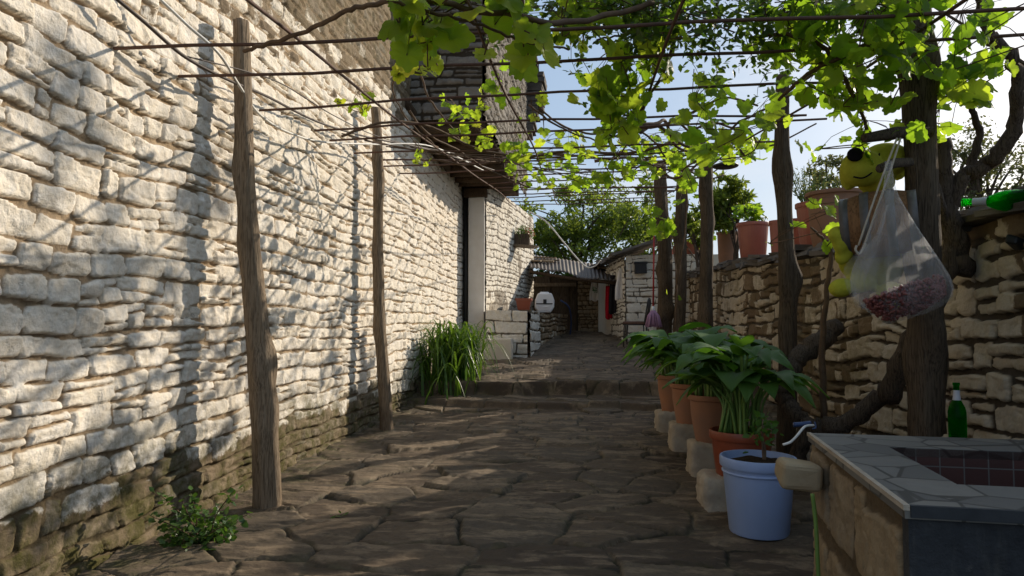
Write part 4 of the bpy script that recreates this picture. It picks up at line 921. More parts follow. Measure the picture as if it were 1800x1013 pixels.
# ------------------------------------------------------------------ potted plants
def pot_profile(r_rim, r_base, h, rim_h, style):
    if style == 'clay':
        return [(0, 0), (r_base * .96, 0), (r_base, .01), (r_base * 1.12, h * .25), (r_rim * .86, h * .6), (r_rim * .9, h - rim_h), (r_rim * .98, h - rim_h + .006), (r_rim, h - rim_h * .5), (r_rim * .99, h), (r_rim * .9, h), (r_rim * .88, h - .05), (0, h - .05)]
    return [(0, 0), (r_base * .97, 0), (r_base, .008), (r_rim * .93, h - rim_h), (r_rim * .985, h - rim_h), (r_rim, h - rim_h + .008), (r_rim, h - .008), (r_rim * .985, h), (r_rim * .93, h), (r_rim * .90, h - .05), (0, h - .05)]
def pot_at(root, c, r_rim, r_base, h, style, mat, ribs=0):
    b = MB(); rim_h = .045 if style == 'clay' else .055
    b.lathe(pot_profile(r_rim, r_base, h, rim_h, style), c, 104 if ribs else 40, ribs=ribs, rib=.007 if ribs else 0); pot = b.build('pot', mat, root)
    if mat is M['plastic_blue']:
        k = MB(); zz = h - .085; rr_ = r_base + (r_rim * .93 - r_base) * (zz / (h - .055)); k.lathe([(rr_, zz - .008), (rr_ + .007, zz - .004), (rr_ + .007, zz + .004), (rr_, zz + .008)], c, 40); k.build('ring', mat, root)
    m = pot.modifiers.new('e', 'EDGE_SPLIT'); m.split_angle = R(50)
    s = MB(); n = 24; c = Vector(c); ring = [c + Vector((r_rim * .9 * math.cos(2 * math.pi * k / n), r_rim * .9 * math.sin(2 * math.pi * k / n), h - .045)) for k in range(n)]
    ring2 = [c + Vector((r_rim * .5 * math.cos(2 * math.pi * k / n + .1), r_rim * .5 * math.sin(2 * math.pi * k / n + .1), h - .02 + random.uniform(-.012, .012))) for k in range(n)]
    s.add(ring + ring2 + [c + Vector((0, 0, h - .015))], [(k, (k + 1) % n, n + (k + 1) % n, n + k) for k in range(n)] + [(n + k, n + (k + 1) % n, 2 * n) for k in range(n)]); s.build('soil', M['soil'], root)
def broad_leaf(mb, base, dirv, up, L, W, tint, rg, droop=.6):
    """heart-shaped arching blade"""
    dirv = dirv.normalized(); side = dirv.cross(up).normalized(); n = 8; vs = []; fs = []
    prof = [0, .55, .86, 1, .96, .82, .58, .3, 0]; ph = rg.uniform(0, 6)
    for i in range(n + 1):
        t = i / n; c = base + dirv * L * (t - .08) + up * (L * (.22 * math.sin(t * 2.2) - droop * t * t * .75))
        wv = W * prof[i] * .5
        for j, s_ in enumerate((-1, -.5, 0, .5, 1)):
            vs.append(c + side * wv * s_ + up * (abs(s_) * wv * .38 - (s_ * s_) * wv * .2 + .008 * math.sin(s_ * 5 + t * 8 + ph)) - dirv * (L * .09 * abs(s_) if i == 1 else 0))
    for i in range(n):
        for j in range(4): a = i * 5 + j; fs.append((a, a + 1, a + 6, a + 5))
    mb.add(vs, fs, tint)
def hosta(root, c, h, r, seed, n=30, hh=(.25, .5), L=(.2, .34)):
    rg = random.Random(seed); lb, sb = MB(), MB(); c = Vector(c)
    for k in range(n):
        a = rg.uniform(0, 6.283); t = rg.random(); out = .06 + .19 * t ** .7; st = c + Vector((math.cos(a) * r * .75 * rg.random(), math.sin(a) * r * .75 * rg.random(), h - .03))
        ht = rg.uniform(*hh) * (1.05 - .35 * t); en = c + Vector((math.cos(a) * out, math.sin(a) * out, h + ht))
        sb.tube(smooth_path([st, st.lerp(en, .5) + Vector((-math.cos(a) * .03, -math.sin(a) * .03, .04)), en], 4), lerp_r(.011, .006, 9), 6)
        d = Vector((math.cos(a + rg.uniform(-.5, .5)), math.sin(a + rg.uniform(-.5, .5)), rg.uniform(-.15, .3)))
        ll = rg.uniform(*L); broad_leaf(lb, en, d, Vector((rg.uniform(-.15, .15), rg.uniform(-.15, .15), 1)).normalized(), ll, ll * rg.uniform(.66, .85), rg.random(), rg, rg.uniform(.15, .8))
    sb.build('stalk', M['stem_green'], root); lb.build('foliage', M['hosta'], root)
pots = [  # px, depth, rim r, base r, h, stone h, style, material, label
    (1182, 7.25, .17, .11, .40, .22, 'clay', 'terracotta', 'farthest clay pot of broad-leaved plants in the row on stones, beside the steps'),
    (1212, 6.2, .175, .115, .38, .26, 'clay', 'terracotta', 'broad-leaved plant in the clay pot second from the steps, on a pale stone block'),
    (1250, 5.35, .18, .12, .38, .26, 'clay', 'terracotta_mid', 'broad-leaved plant in the duller clay pot behind the red pot'),
    (1302, 4.5, .205, .16, .32, .19, 'plastic', 'plastic_red', 'tall green broad-leaved plant in the red brown plastic pot behind the blue bucket')]
M['terracotta_mid'] = simple('brown_terracotta', (.36, .165, .09), (.27, .15, .10), 3.5, .75, .25, .1)
random.seed(15)
def rock(name, c, d, seed, mat, label, cat, group=None):
    c = Vector(c); n, m = 44, 30; V = []; F = []
    for i in range(m + 1):
        th = math.pi * i / m
        for k in range(n):
            a = 2 * math.pi * k / n; x, y, z = math.sin(th) * math.cos(a), math.sin(th) * math.sin(a), math.cos(th)
            q = 1 / (abs(x) ** 9 + abs(y) ** 9 + abs(z) ** 9) ** (1 / 9)
            V.append((x * q, y * q, z * q))
    V = np.array(V); nn = 1 + .22 * (fbm(V[:, 0] * 1.6 + seed, V[:, 1] * 1.6 + V[:, 2] * 2.1, 4, seed) - .5) + .16 * (fbm(V[:, 0] * 5 + V[:, 2] * 4, V[:, 1] * 5 + seed, 3, seed + 3) - .5)
    V = V * nn[:, None] * (np.array(d) / 2)[None] + np.array(c)[None]
    i = np.arange((m + 1) * n).reshape(m + 1, n); a = i[:-1].ravel(); b_ = np.roll(i, -1, 1)[:-1].ravel(); e = np.roll(i, -1, 1)[1:].ravel(); f = i[1:].ravel()
    return tag(np_mesh(name, V, np.stack([a, f, e, b_], 1), mat), label, cat, group)
rl = ['pale stone block under the clay pot nearest the steps', 'pale stone block under the second clay pot', 'pale stone block under the duller clay pot', 'pale stone block under the red brown pot, partly behind the blue pot']
for i, (px, d, rr, rb, h, sh, style, mat, lab) in enumerate(pots):
    p = P(px, 700, d=d); z = ground_z(p.x, p.y)
    if i == 3: rock('stone_block', (p.x - .10, p.y, z + sh / 2), (.34, .32, sh + .06), 90 + i, M['block'], rl[i], 'stone block', 'stone blocks under the pots')
    else: rock('stone_block', (p.x - .03, p.y, z + sh / 2), (.30, .30, sh + .05), 90 + i, M['block'], rl[i], 'stone block', 'stone blocks under the pots')
    root = empty('potted_plant', (p.x, p.y, z + sh), lab, 'potted plant', 'row of pots along the right side of the path')
    pot_at(root, (p.x, p.y, z + sh), rr, rb, h, style, M[mat]); hosta(root, (p.x, p.y, z + sh), h, rr, 60 + i, n=(34, 36, 36, 44)[i], hh=((.22, .46), (.20, .44), (.2, .44), (.28, .54))[i], L=((.28, .44), (.28, .42), (.26, .40), (.24, .38))[i])
# blue pot with a small rose
p = P(1332, 800, d=3.95); z = ground_z(p.x, p.y) + .02; c = Vector((p.x, p.y, z))
root = empty('potted_plant', c, 'pale blue plastic tub with a small rose cutting in soil', 'potted plant', 'row of pots along the right side of the path')
pot_at(root, c, .213, .165, .43, 'plastic', M['plastic_blue'])
lb, sb = MB(), MB(); rg = random.Random(3); q = c + Vector((.03, -.02, .39))
for k in range(3):
    e = q + Vector((rg.uniform(-.03, .05), rg.uniform(-.03, .05), rg.uniform(.16, .24))); sb.tube(smooth_path([q, q.lerp(e, .5) + Vector((rg.uniform(-.02, .02), 0, 0)), e], 4), lerp_r(.008, .004, 9), 6)
    for _ in range(26):
        small_leaf(lb, e + rv(rg) * .04 + Vector((0, 0, .0)), rg.uniform(.03, .055), rv(rg) * .6 + Vector((0, 0, .8)), rv(rg), rg.random(), .65)
sb.build('stem', M['cane'], root); lb.build('foliage', M['hosta'], root)

# pots on the wall top
wall_pots = [  # px, rim y, bottom y, rim width px, x, material, ribbed, plant, label
    (1470, 338, 432, 100, 2.72, 'terracotta_dull', 0, None, 'brown clay pot on the wall partly hidden by the barrel'),
    (1432, 357, 432, 62, 2.72, 'plastic_terracotta', 1, 'grass', 'terracotta plastic pot with feathery grass on the wall just right of the slim post'),
    (1397, 386, 436, 40, 2.80, 'plastic_red', 0, None, 'small red pot on the wall hidden behind the slim post'),
    (1368, 388, 440, 30, 2.95, 'plastic_terracotta', 0, None, 'terracotta pot squeezed behind the ribbed pot left of the slim post'),
    (1324, 392, 452, 56, 2.72, 'plastic_terracotta', 1, 'geranium', 'ribbed terracotta pot with round leaved geranium on the wall coping'),
    (1279, 408, 457, 38, 2.72, 'terracotta_dull', 0, 'sparse', 'grey brown clay jar pot on the wall right of the thick post'),
    (1226, 421, 470, 48, 2.72, 'plastic_terracotta', 0, 'geranium', 'orange clay pot with green leaves on the wall left of the thick post'),
    (1203, 432, 472, 38, 2.74, 'plastic_red', 0, None, 'small dark red pot between the far posts on the wall'),
    (1181, 440, 476, 30, 2.74, 'plastic_terracotta', 0, None, 'farthest small terracotta pot on the wall by the two far posts')]
random.seed(17)
for i, (px, ry, by, wp, x, mat, rib, plant, lab) in enumerate(wall_pots):
    bp = P(px, by, x=x); d = (bp - EYE).dot(CM @ Vector((0, 0, -1))); tp = P(px, ry, x=x); h = tp.z - bp.z; r_ = wp * d / 1200 / 2
    zb = float(rtop(bp.y)) + .10; h = max(.2, tp.z - zb) if True else h
    c = Vector((bp.x, bp.y, zb)); root = empty('potted_plant' if plant else 'flower_pot', c, lab, 'potted plant' if plant else 'flower pot', 'pots along the top of the garden wall')
    pot_at(root, c, r_, r_ * .74, h, 'clay' if 'dull' in mat else 'plastic', M[mat], ribs=26 if rib else 0)
    rg = random.Random(200 + i); lb, sb = MB(), MB()
    if plant in ('geranium', 'sparse'):
        for k in range(26 if plant == 'geranium' else 9):
            a = rg.uniform(0, 6.28); e = c + Vector((math.cos(a) * r_ * 1.2 * rg.random(), math.sin(a) * r_ * 1.2 * rg.random(), h + rg.uniform(.05, .28)))
            sb.tube([c + Vector((0, 0, h - .04)), c.lerp(e, .6) + Vector((0, 0, h * .4)), e], .005, 5)
            for _ in range(2): grape_leaf(lb, e + rv(rg) * .03, rg.uniform(.09, .14), Vector((rg.gauss(0, .4), rg.gauss(-.3, .4), .8)), rv(rg), rg.uniform(.2, .7), rg)
        lb.build('foliage', M['grape'], root); sb.build('stalk', M['stem_green'], root)
    elif plant == 'grass':
        for k in range(90):
            a = rg.uniform(0, 6.28); L = rg.uniform(.15, .55); o = rg.uniform(.02, .25); s0 = c + Vector((math.cos(a) * r_ * .5, math.sin(a) * r_ * .5, h - .03)); e = s0 + Vector((math.cos(a) * o, math.sin(a) * o, L))
            sb.tube([s0, s0.lerp(e, .6), e], [.003, .0025, .001], 4)
            for t_ in (.5, .7, .9): small_leaf(lb, s0.lerp(e, t_), .05, rv(rg), rv(rg) + Vector((0, 0, .6)), rg.random(), .3)
        lb.build('foliage', M['olive_leaf'], root); sb.build('stalk', M['stem_green'], root)

# strap-leaved clump by the house wall
def blade(mb, base, az, L, out, wd, tint, rg, droop):
    n = 7; vs = []; fs = []; d = Vector((math.cos(az), math.sin(az), 0)); sd = Vector((-d.y, d.x, 0))
    for i in range(n + 1):
        t = i / n; c = base + d * out * t ** 1.3 + Vector((0, 0, L * (t * 1.35 - droop * t ** 2.6))); wv = wd * (1 - t ** 2.5) * .5 + .0005
        vs += [c - sd * wv, c + Vector((0, 0, -wv * .4)), c + sd * wv]
    for i in range(n):
        a = i * 3; fs += [(a, a + 1, a + 4, a + 3), (a + 1, a + 2, a + 5, a + 4)]
    mb.add(vs, fs, tint)
rg = random.Random(5); lb = MB(); c0 = Vector((-1.90, 9.95, .2)); root = empty('strap_leaf_clump', c0, 'dense clump of arching strap leaves growing against the white wall', 'plant')
for k in range(420):
    bx, by_ = c0.x + rg.gauss(.02, .17), c0.y + rg.gauss(.15, .32)
    bx = max(bx, -2.25)
    blade(lb, Vector((bx, by_, ground_z(bx, by_))), rg.uniform(0, 6.28), rg.uniform(.8, 1.5), rg.uniform(.2, .68), rg.uniform(.024, .042), max(0, min(1, rg.gauss(.5, .25))), rg, rg.uniform(.8, 1.45))
lb.build('foliage', M['strap'], root)
# weed at the foot of the wall, front left
rg = random.Random(6); lb, sb = MB(), MB(); c0 = P(352, 960, z=.03); root = empty('weed', c0, 'low weed with glossy leaves and upright sprigs at the foot of the wall', 'plant')
for k in range(560):
    v = rv(rg).normalized() * rg.random() ** .45; q = c0 + Vector((v.x * .20, v.y * .20, abs(v.z) * .20 + .01))
    small_leaf(lb, q, rg.uniform(.022, .045), rv(rg) * .6 + Vector((0, 0, .9)), rv(rg), rg.random(), .8)
for (px, py, d) in ((282, 870, 3.45), (412, 862, 3.5), (320, 880, 3.5), (335, 868, 3.55), (262, 905, 3.4), (435, 905, 3.45)):
    e = P(px, py, d=d); sb.tube(smooth_path([c0 + Vector((rg.uniform(-.06, .06), 0, .03)), c0.lerp(e, .5) + Vector((rg.uniform(-.03, .03), 0, .02)), e], 4), lerp_r(.004, .002, 9), 5)
    for k in range(20): small_leaf(lb, c0.lerp(e, rg.uniform(.6, 1.02)) + rv(rg) * .016, rg.uniform(.03, .05), rv(rg) * .6 + Vector((0, 0, .8)), rv(rg), rg.random(), .7)
lb.build('foliage', M['weed'], root); sb.build('stem', M['cane'], root)
def tuft(px, py, z, n, label, seed, s=.05):
    rg = random.Random(seed); lb = MB(); c = P(px, py, z=z); c.z = ground_z(c.x, c.y) + .02; r0 = empty('weed', c, label, 'plant')
    for k in range(n): small_leaf(lb, c + Vector((rg.gauss(0, s), rg.gauss(0, s), abs(rg.gauss(0, s * .7)))), rg.uniform(.02, .045), rv(rg) * .5 + Vector((0, 0, 1)), rv(rg), rg.random(), .6)
    lb.build('foliage', M['strap'], r0)
tuft(595, 912, .03, 10, 'tiny green seedling in a joint of the sunlit flagstones', 1, .02)
tuft(845, 668, .3, 90, 'small bright weed at the corner of the step beside the strap leaves', 2, .12)
tuft(500, 808, .03, 14, 'small weed behind the near wooden post at the wall foot', 3, .03)

# ------------------------------------------------------------------ barrel, plush dog, bag of beans
def barrel():
    c = P(1546, 394, d=3.76); root = empty('barrel', c, 'small oak barrel with iron hoops hung on the big post', 'barrel')
    ax = (CM @ Vector((.84, .08, .5))).normalized(); L = .36
    rr = lambda t: .148 + .034 * math.cos((t - .5) * math.pi * .95)
    b = MB(); prof = [(0, -L / 2 + .02), (rr(0) * .93, -L / 2 + .02), (rr(0) * .95, -L / 2)] + [(rr(t), (t - .5) * L) for t in np.linspace(0, 1, 15)] + [(rr(1) * .95, L / 2), (rr(1) * .93, L / 2 - .02), (0, L / 2 - .02)]
    b.lathe(prof, c, 44, axis=ax, ribs=22, rib=.006); b.build('staves', M['barrel_wood'], root)
    for t in (.045, .33, .67, .955):
        b = MB(); w_ = .022; b.lathe([(rr(t) + .001, (t - .5) * L - w_), (rr(t) + .007, (t - .5) * L - w_), (rr(t) + .007, (t - .5) * L + w_), (rr(t) + .001, (t - .5) * L + w_)], c, 44, axis=ax); b.build('hoop', M['iron_hoop'], root)
barrel()
b = MB()
for o in (-5, 5):
    b.tube(smooth_path([P(1580 + o * .6, 243, d=3.45), P(1560 + o, 300, d=3.44), P(1535 + o, 370, d=3.46), P(1514 + o, 432, d=3.5)], 5), .005, 6)
b.tube(smooth_path([P(1522, 428, d=3.49), P(1512, 446, d=3.5), P(1504, 440, d=3.5), P(1506, 432, d=3.5)], 4), .006, 6)
tag(b.build('rope', M['rope']), 'doubled pale cord with a hook hung from the upper peg', 'rope')
def plush():
    c = P(1525, 300, d=3.9); root = empty('plush_dog', P(1510, 500, d=3.95), 'yellow plush dog with a black nose sitting behind the barrel', 'plush toy')
    b = MB(); e = lambda px, py, d, rx, ry, rz, rot=None: b.ell(P(px, py, d=d), (rx, ry, rz), rot, 24, 14)
    rb = CAM_ROT.to_matrix()
    k = 3.9 / 1200
    def E(px, py, d, wpx, hpx, dep, ang=0): b.ell(P(px, py, d=d), (wpx * k / 2, hpx * k / 2, dep / 2), rb @ Matrix.Rotation(R(ang), 3, 'Z'), 24, 14)
    E(1515, 296, 3.86, 72, 66, .2, -10)      # muzzle
    E(1556, 282, 3.93, 84, 62, .24, 0)       # head
    E(1488, 312, 3.92, 26, 52, .06, 12)      # near ear
    E(1580, 290, 3.98, 40, 60, .07, -8)      # other ear
    E(1540, 322, 3.95, 66, 40, .16, 0)       # neck
    E(1545, 420, 4.02, 110, 200, .2, 0)      # body
    E(1473, 412, 3.76, 36, 30, .09, 10); E(1479, 425, 3.77, 32, 40, .09, -10); E(1484, 445, 3.80, 30, 46, .09, -25); E(1496, 468, 3.95, 40, 60, .1, 35); E(1510, 400, 3.96, 70, 40, .1, 25)    # arm and paw
    E(1479, 506, 3.76, 44, 34, .12, 12); E(1512, 498, 3.92, 60, 36, .11, 10)    # foot and leg
    E(1570, 520, 3.88, 60, 50, .12, -10)
    o = b.build('body', M['plush'], root); m = o.modifiers.new('r', 'REMESH'); m.mode = 'VOXEL'; m.voxel_size = .011; m.use_smooth_shade = True
    s = o.modifiers.new('s', 'SMOOTH'); s.factor = .6; s.iterations = 14
    b = MB(); E(1503, 272, 3.775, 27, 24, .06, 8); b.build('nose', M['plush_black'], root)
    b = MB(); b.tube(smooth_path([P(1500, 311, d=3.775), P(1517, 313, d=3.762), P(1534, 302, d=3.775), P(1542, 284, d=3.80), P(1546, 270, d=3.82)], 5), .0045, 6); b.build('mouth', M['plush_black'], root)
plush()
def bag():
    top = P(1562, 296, d=3.42); root = empty('plastic_bag', top, 'clear plastic bag of red beans tied to the lower peg of the big post', 'bag')
    k = 3.42 / 1200; rt = CM @ Vector((1, 0, 0)); up = CM @ Vector((0, 1, 0)); fw = CM @ Vector((0, 0, -1))
    # rows: px y, left px, right px, depth
    rows = [(283, 1556, 1568, .014), (300, 1555, 1569, .016), (325, 1554, 1572, .02), (345, 1552, 1578, .03), (365, 1547, 1590, .05), (395, 1536, 1606, .09), (430, 1522, 1628, .14), (465, 1508, 1650, .19), (495, 1500, 1668, .22), (520, 1505, 1672, .22), (540, 1520, 1650, .18), (556, 1538, 1610, .12), (566, 1552, 1572, .05), (570, 1560, 1562, .004)]
    n = 64; V = []; rg = random.Random(2)
    for r_, (py, l, r, dp) in enumerate(rows):
        for q in range(n):
            a = 2 * math.pi * q / n; amp = .12 * min(1, r_ / 4) * (1 if r_ < 9 else .5)
            wr = 1 + amp * (.5 * math.sin(a * 5 + 1.3) + .35 * math.sin(a * 11 + r_ * .15) + .3 * math.sin(a * 17 + 2))
            V.append(P((l + r) / 2, py, d=3.42) + rt * math.cos(a) * (r - l) / 2 * k * wr + fw * math.sin(a) * dp / 2 * wr * 1.6 - up * 0)
    F = []
    for i in range(len(rows) - 1):
        for q in range(n): a = i * n + q; c = i * n + (q + 1) % n; F.append((a, a + n, c + n, c))
    o = np_mesh('film', [tuple(v) for v in V], F, M['bag'], root); m = o.modifiers.new('s', 'SUBSURF'); m.levels = 1; m.render_levels = 1
    # loose handle flap on the left side
    pts = [(1560, 360, 3.38), (1535, 420, 3.35), (1505, 445, 3.33), (1484, 472, 3.33), (1486, 500, 3.34), (1505, 540, 3.36)]; inn = [(1560, 362, 3.4), (1545, 430, 3.4), (1530, 470, 3.37), (1522, 490, 3.36), (1522, 510, 3.37), (1525, 545, 3.38)]
    A = smooth_path([P(*p[:2], d=p[2]) for p in pts], 5); B_ = smooth_path([P(*p[:2], d=p[2]) for p in inn], 5); V = []; m_ = 9
    for i, (a, b_) in enumerate(zip(A, B_)):
        for j in range(m_): t = j / (m_ - 1); V.append(a.lerp(b_, t) + fw * (.02 * math.sin(t * 9 + i * .3) * math.sin(t * 3.1)))
    np_mesh('handle_flap', [tuple(v) for v in V], grid_faces(m_, len(A)), M['bag'], root)
    b = MB(); rows_i = [(r[0], r[1], r[2], r[3]) for r in rows]
    for _ in range(1000):
        px = rg.uniform(1508, 1668); 
        lo = np.interp(px, [1505, 1530, 1560, 1610, 1650, 1672], [536, 552, 566, 552, 530, 512]); hi = np.interp(px, [1505, 1560, 1620, 1672], [535, 512, 492, 480]) + rg.uniform(-3, 6)
        if hi > lo - 3: continue
        py = rg.uniform(hi, lo - 2); e = np.interp(py, [r[0] for r in rows], [r[3] for r in rows]); wl = np.interp(py, [r[0] for r in rows], [r[1] for r in rows]); wr = np.interp(py, [r[0] for r in rows], [r[2] for r in rows])
        tx = (px - (wl + wr) / 2) / max(1, (wr - wl) / 2)
        if abs(tx) > .9: continue
        dp = e / 2 * 1.6 * math.sqrt(1 - tx * tx) * .86
        p = P(px, py, d=3.42 + (rg.uniform(-1, -.55) if rg.random() < .8 else rg.uniform(-1, 1)) * dp)
        b.ell(p, (.0125, .008, .0075), Euler((rg.uniform(0, 6), rg.uniform(0, 6), rg.uniform(0, 6))).to_matrix(), 7, 5)
    tag(b.build('beans', M['bean']), 'heap of dark red beans in the hanging plastic bag', 'beans', kind='stuff')
bag()

# ------------------------------------------------------------------ bottles and small things on the right
def bottle(name, base, axis, label, k=1, labelled=True):
    root = empty(name, base, label, 'bottle'); b = MB(); r = .042 * k
    prof = [(0, .004), (r * .9, 0), (r, .01 * k), (r, .15 * k), (r * .86, .175 * k), (r * .42, .215 * k), (r * .34, .24 * k), (r * .33, .285 * k), (r * .40, .288 * k), (r * .40, .30 * k), (r * .30, .30 * k), (r * .28, .24 * k), (r * .36, .212 * k), (r * .8, .172 * k), (r * .93, .148 * k), (r * .93, .014 * k), (0, .012 * k)]
    b.lathe(prof, base, 32, axis=axis); b.build('glass', M['green_glass'], root)
    if labelled:
        b = MB(); b.lathe([(r * .47, .210 * k), (r * .375, .238 * k), (r * .365, .262 * k)], base, 32, axis=axis); b.build('neck_label', M['label_paper'], root)
bp = P(1684, 775, d=3.55); bottle('glass_bottle', Vector((bp.x, bp.y, bp.z)), (0, 0, 1), 'upright green glass bottle with silver neck label behind the trough', 1.0)
rock('ledge_stone', (bp.x, bp.y, (bp.z - .03) / 2), (.3, .3, bp.z + .02), 140, M['block'], 'rough stone standing behind the trough under the green bottle', 'stone')
A = P(1800, 352, d=3.72); B_ = P(1692, 356, d=3.95); ax = (B_ - A).normalized(); bs = B_ - ax * .42
bottle('glass_bottle', bs, ax, 'green bottle lying on its side along the wall coping', 1.4)
b = MB(); c = P(1785, 425, d=3.8); b.box(c, (.09, .08, .07), rot=Euler((.3, .2, .5)).to_matrix(), jit=.02)
tag(bevel(b.build('black_box', M['black_plastic'], None, False), .015), 'small black plastic case stuck in a gap of the wall', 'case')
b = MB(); b.ell(P(1275, 292, d=8.4), (.16, .16, .035), None, 20, 8); b.tube([P(1262, 289, d=8.5), P(1275, 288, d=8.4)], .012, 6)
tag(b.build('lamp_shade', M['black_metal']), 'flat dark lamp shade fixed beside the thick post top', 'lamp')
b = MB(); b.tube(smooth_path([P(1425, 744, d=3.3), P(1410, 746, d=3.3), P(1395, 747, d=3.3)], 4), .012, 8)
b.tube(smooth_path([P(1432, 742, d=3.3), P(1434, 752, d=3.28), P(1428, 754, d=3.28)], 4), .004, 6)
b.build('tap_lever', M['blue_pipe'], trough)
b = MB(); b.tube(smooth_path([P(1430, 748, d=3.25), P(1415, 750, d=3.2), P(1402, 765, d=3.15), P(1390, 777, d=3.1), P(1376, 782, d=3.1)], 5), .006, 6)
b.build('spout_pipe', M['cable_white'], trough)

# ------------------------------------------------------------------ cables
def cable(label, pts, r, mat, name='cable'):
    b = MB(); b.tube(smooth_path([P(a, c, d=d) for a, c, d in pts], 8), r, 6); tag(b.build(name, mat), label, 'cable')
cable('white cable sagging along the house wall past the two left posts', [(270, -12, 3.6), (330, 45, 3.8), (385, 95, 4.0), (420, 150, 4.35), (455, 200, 4.7), (505, 232, 5.2), (570, 250, 5.9), (660, 254, 7.0), (760, 258, 8), (850, 300, 10)], .009, M['cable_white'])
cable('dark cable running beside the white cable along the house wall', [(195, -10, 3.3), (255, 40, 3.5), (325, 100, 3.8), (400, 140, 4.2), (470, 170, 4.9), (560, 215, 6), (650, 242, 7), (760, 265, 8.2), (870, 300, 10.5)], .010, M['cable_black'])
cable('thin brown wire strung above the dark cable to the overhang', [(330, 100, 3.85), (430, 125, 4.4), (500, 150, 5), (590, 205, 6.2), (680, 245, 7.4), (800, 270, 9)], .005, M['cable_black'])
cable('loose white cord drooping from the house corner to the lean-to roof', [(930, 372, 17), (960, 390, 17), (990, 425, 16.9), (1015, 455, 16.8), (1032, 470, 16.7), (1046, 468, 16.6), (1056, 458, 16.5)], .018, M['cable_white'], 'cord')
cable('thin wire tied from the big post across to the skyline tree', [(1595, 215, 3.7), (1640, 218, 3.8), (1680, 205, 4.5), (1730, 180, 6)], .003, M['cable_black'], 'wire')

# ------------------------------------------------------------------ things at the far end
def planter_box():
    c = P(921, 520, d=15.2); c.z = 1.46; root = empty('flower_pot', c, 'square red brown planter standing on the whitewashed bench', 'flower pot')
    b = MB(); w0, w1, h = .12, .17, .30
    v = [c + Vector((sx * w0, sy * w0, 0)) for sx, sy in ((-1, -1), (1, -1), (1, 1), (-1, 1))] + [c + Vector((sx * w1, sy * w1, h)) for sx, sy in ((-1, -1), (1, -1), (1, 1), (-1, 1))] + [c + Vector((sx * w1 * .88, sy * w1 * .88, h)) for sx, sy in ((-1, -1), (1, -1), (1, 1), (-1, 1))] + [c + Vector((sx * w1 * .84, sy * w1 * .84, h - .05)) for sx, sy in ((-1, -1), (1, -1), (1, 1), (-1, 1))]
    f = [(3, 2, 1, 0)] + [(i + k, i + (k + 1) % 4, i + 4 + (k + 1) % 4, i + 4 + k) for i in (0, 4, 8) for k in range(4)]
    b.add(v, f); b.build('pot', M['plastic_red'], root, False)
    b = MB(); b.add(v[12:16], [(0, 1, 2, 3)]); b.build('soil', M['soil'], root, False)
    b = MB()
    for (y0, s_) in ((h - .05, 1.0),):
        for sx, sy, dx, dy in ((0, -1, 1, .06), (0, 1, 1, .06), (-1, 0, .06, 1), (1, 0, .06, 1)):
            b.box(c + Vector((sx * w1 * .99, sy * w1 * .99, h - .025)), (w1 * 2.02 * dx if dx == 1 else .02, w1 * 2.02 * dy if dy == 1 else .02, .05))
    b.build('rim', M['plastic_red'], root, False)
planter_box()
def white_box():
    c = P(957, 526, d=16); c.z = 1.45; root = empty('plastic_box', c, 'rounded white plastic carrier with a dark slot on the terrace wall', 'plastic box')
    rb = Matrix.Rotation(R(5.7), 3, 'Z'); W2, H, D2 = .225, .47, .18
    out = [(-.62, 0), (.62, 0), (.98, .28), (1.0, .62), (.72, .97), (-.68, .97), (-.98, .62), (-1.0, .25)]
    def prism(name, pts, y0, y1, mat, bev=.03):
        b = MB(); n = len(pts); v = [c + rb @ Vector((x * W2, y0, z * H)) for x, z in pts] + [c + rb @ Vector((x * W2, y1, z * H)) for x, z in pts]
        b.add(v, [tuple(range(n)), tuple(range(2 * n - 1, n - 1, -1))] + [(k, n + k, n + (k + 1) % n, (k + 1) % n) for k in range(n)]); o = b.build(name, mat, root, False)
        if bev: bevel(o, bev, 3)
    prism('shell', out, -D2, D2, M['white_plastic'])
    prism('slot', [(-.9, .42), (.8, .42), (.8, .47), (.18, .47), (.18, .66), (-.16, .66), (-.16, .47), (-.9, .47)], -D2 - .012, -D2 + .02, M['black_plastic'], 0)
    prism('window', [(-.62, .10), (.55, .10), (.62, .36), (.2, .30), (-.2, .30), (-.7, .36)], -D2 - .008, -D2 + .02, M['cloth_white'], .004)
    prism('handle', [(-.5, .97), (.5, .97), (.42, 1.04), (-.42, 1.04)], -.05, .05, M['white_plastic'], .01)
white_box()
b = MB(); b.tube(smooth_path([P(985, 528, d=17), P(1000, 540, d=17), P(1004, 565, d=17.2), P(1002, 590, d=17.3)], 5), .02, 8); tag(b.build('hose_pipe', M['blue_pipe']), 'blue pipe curving down the end of the terrace wall', 'pipe')
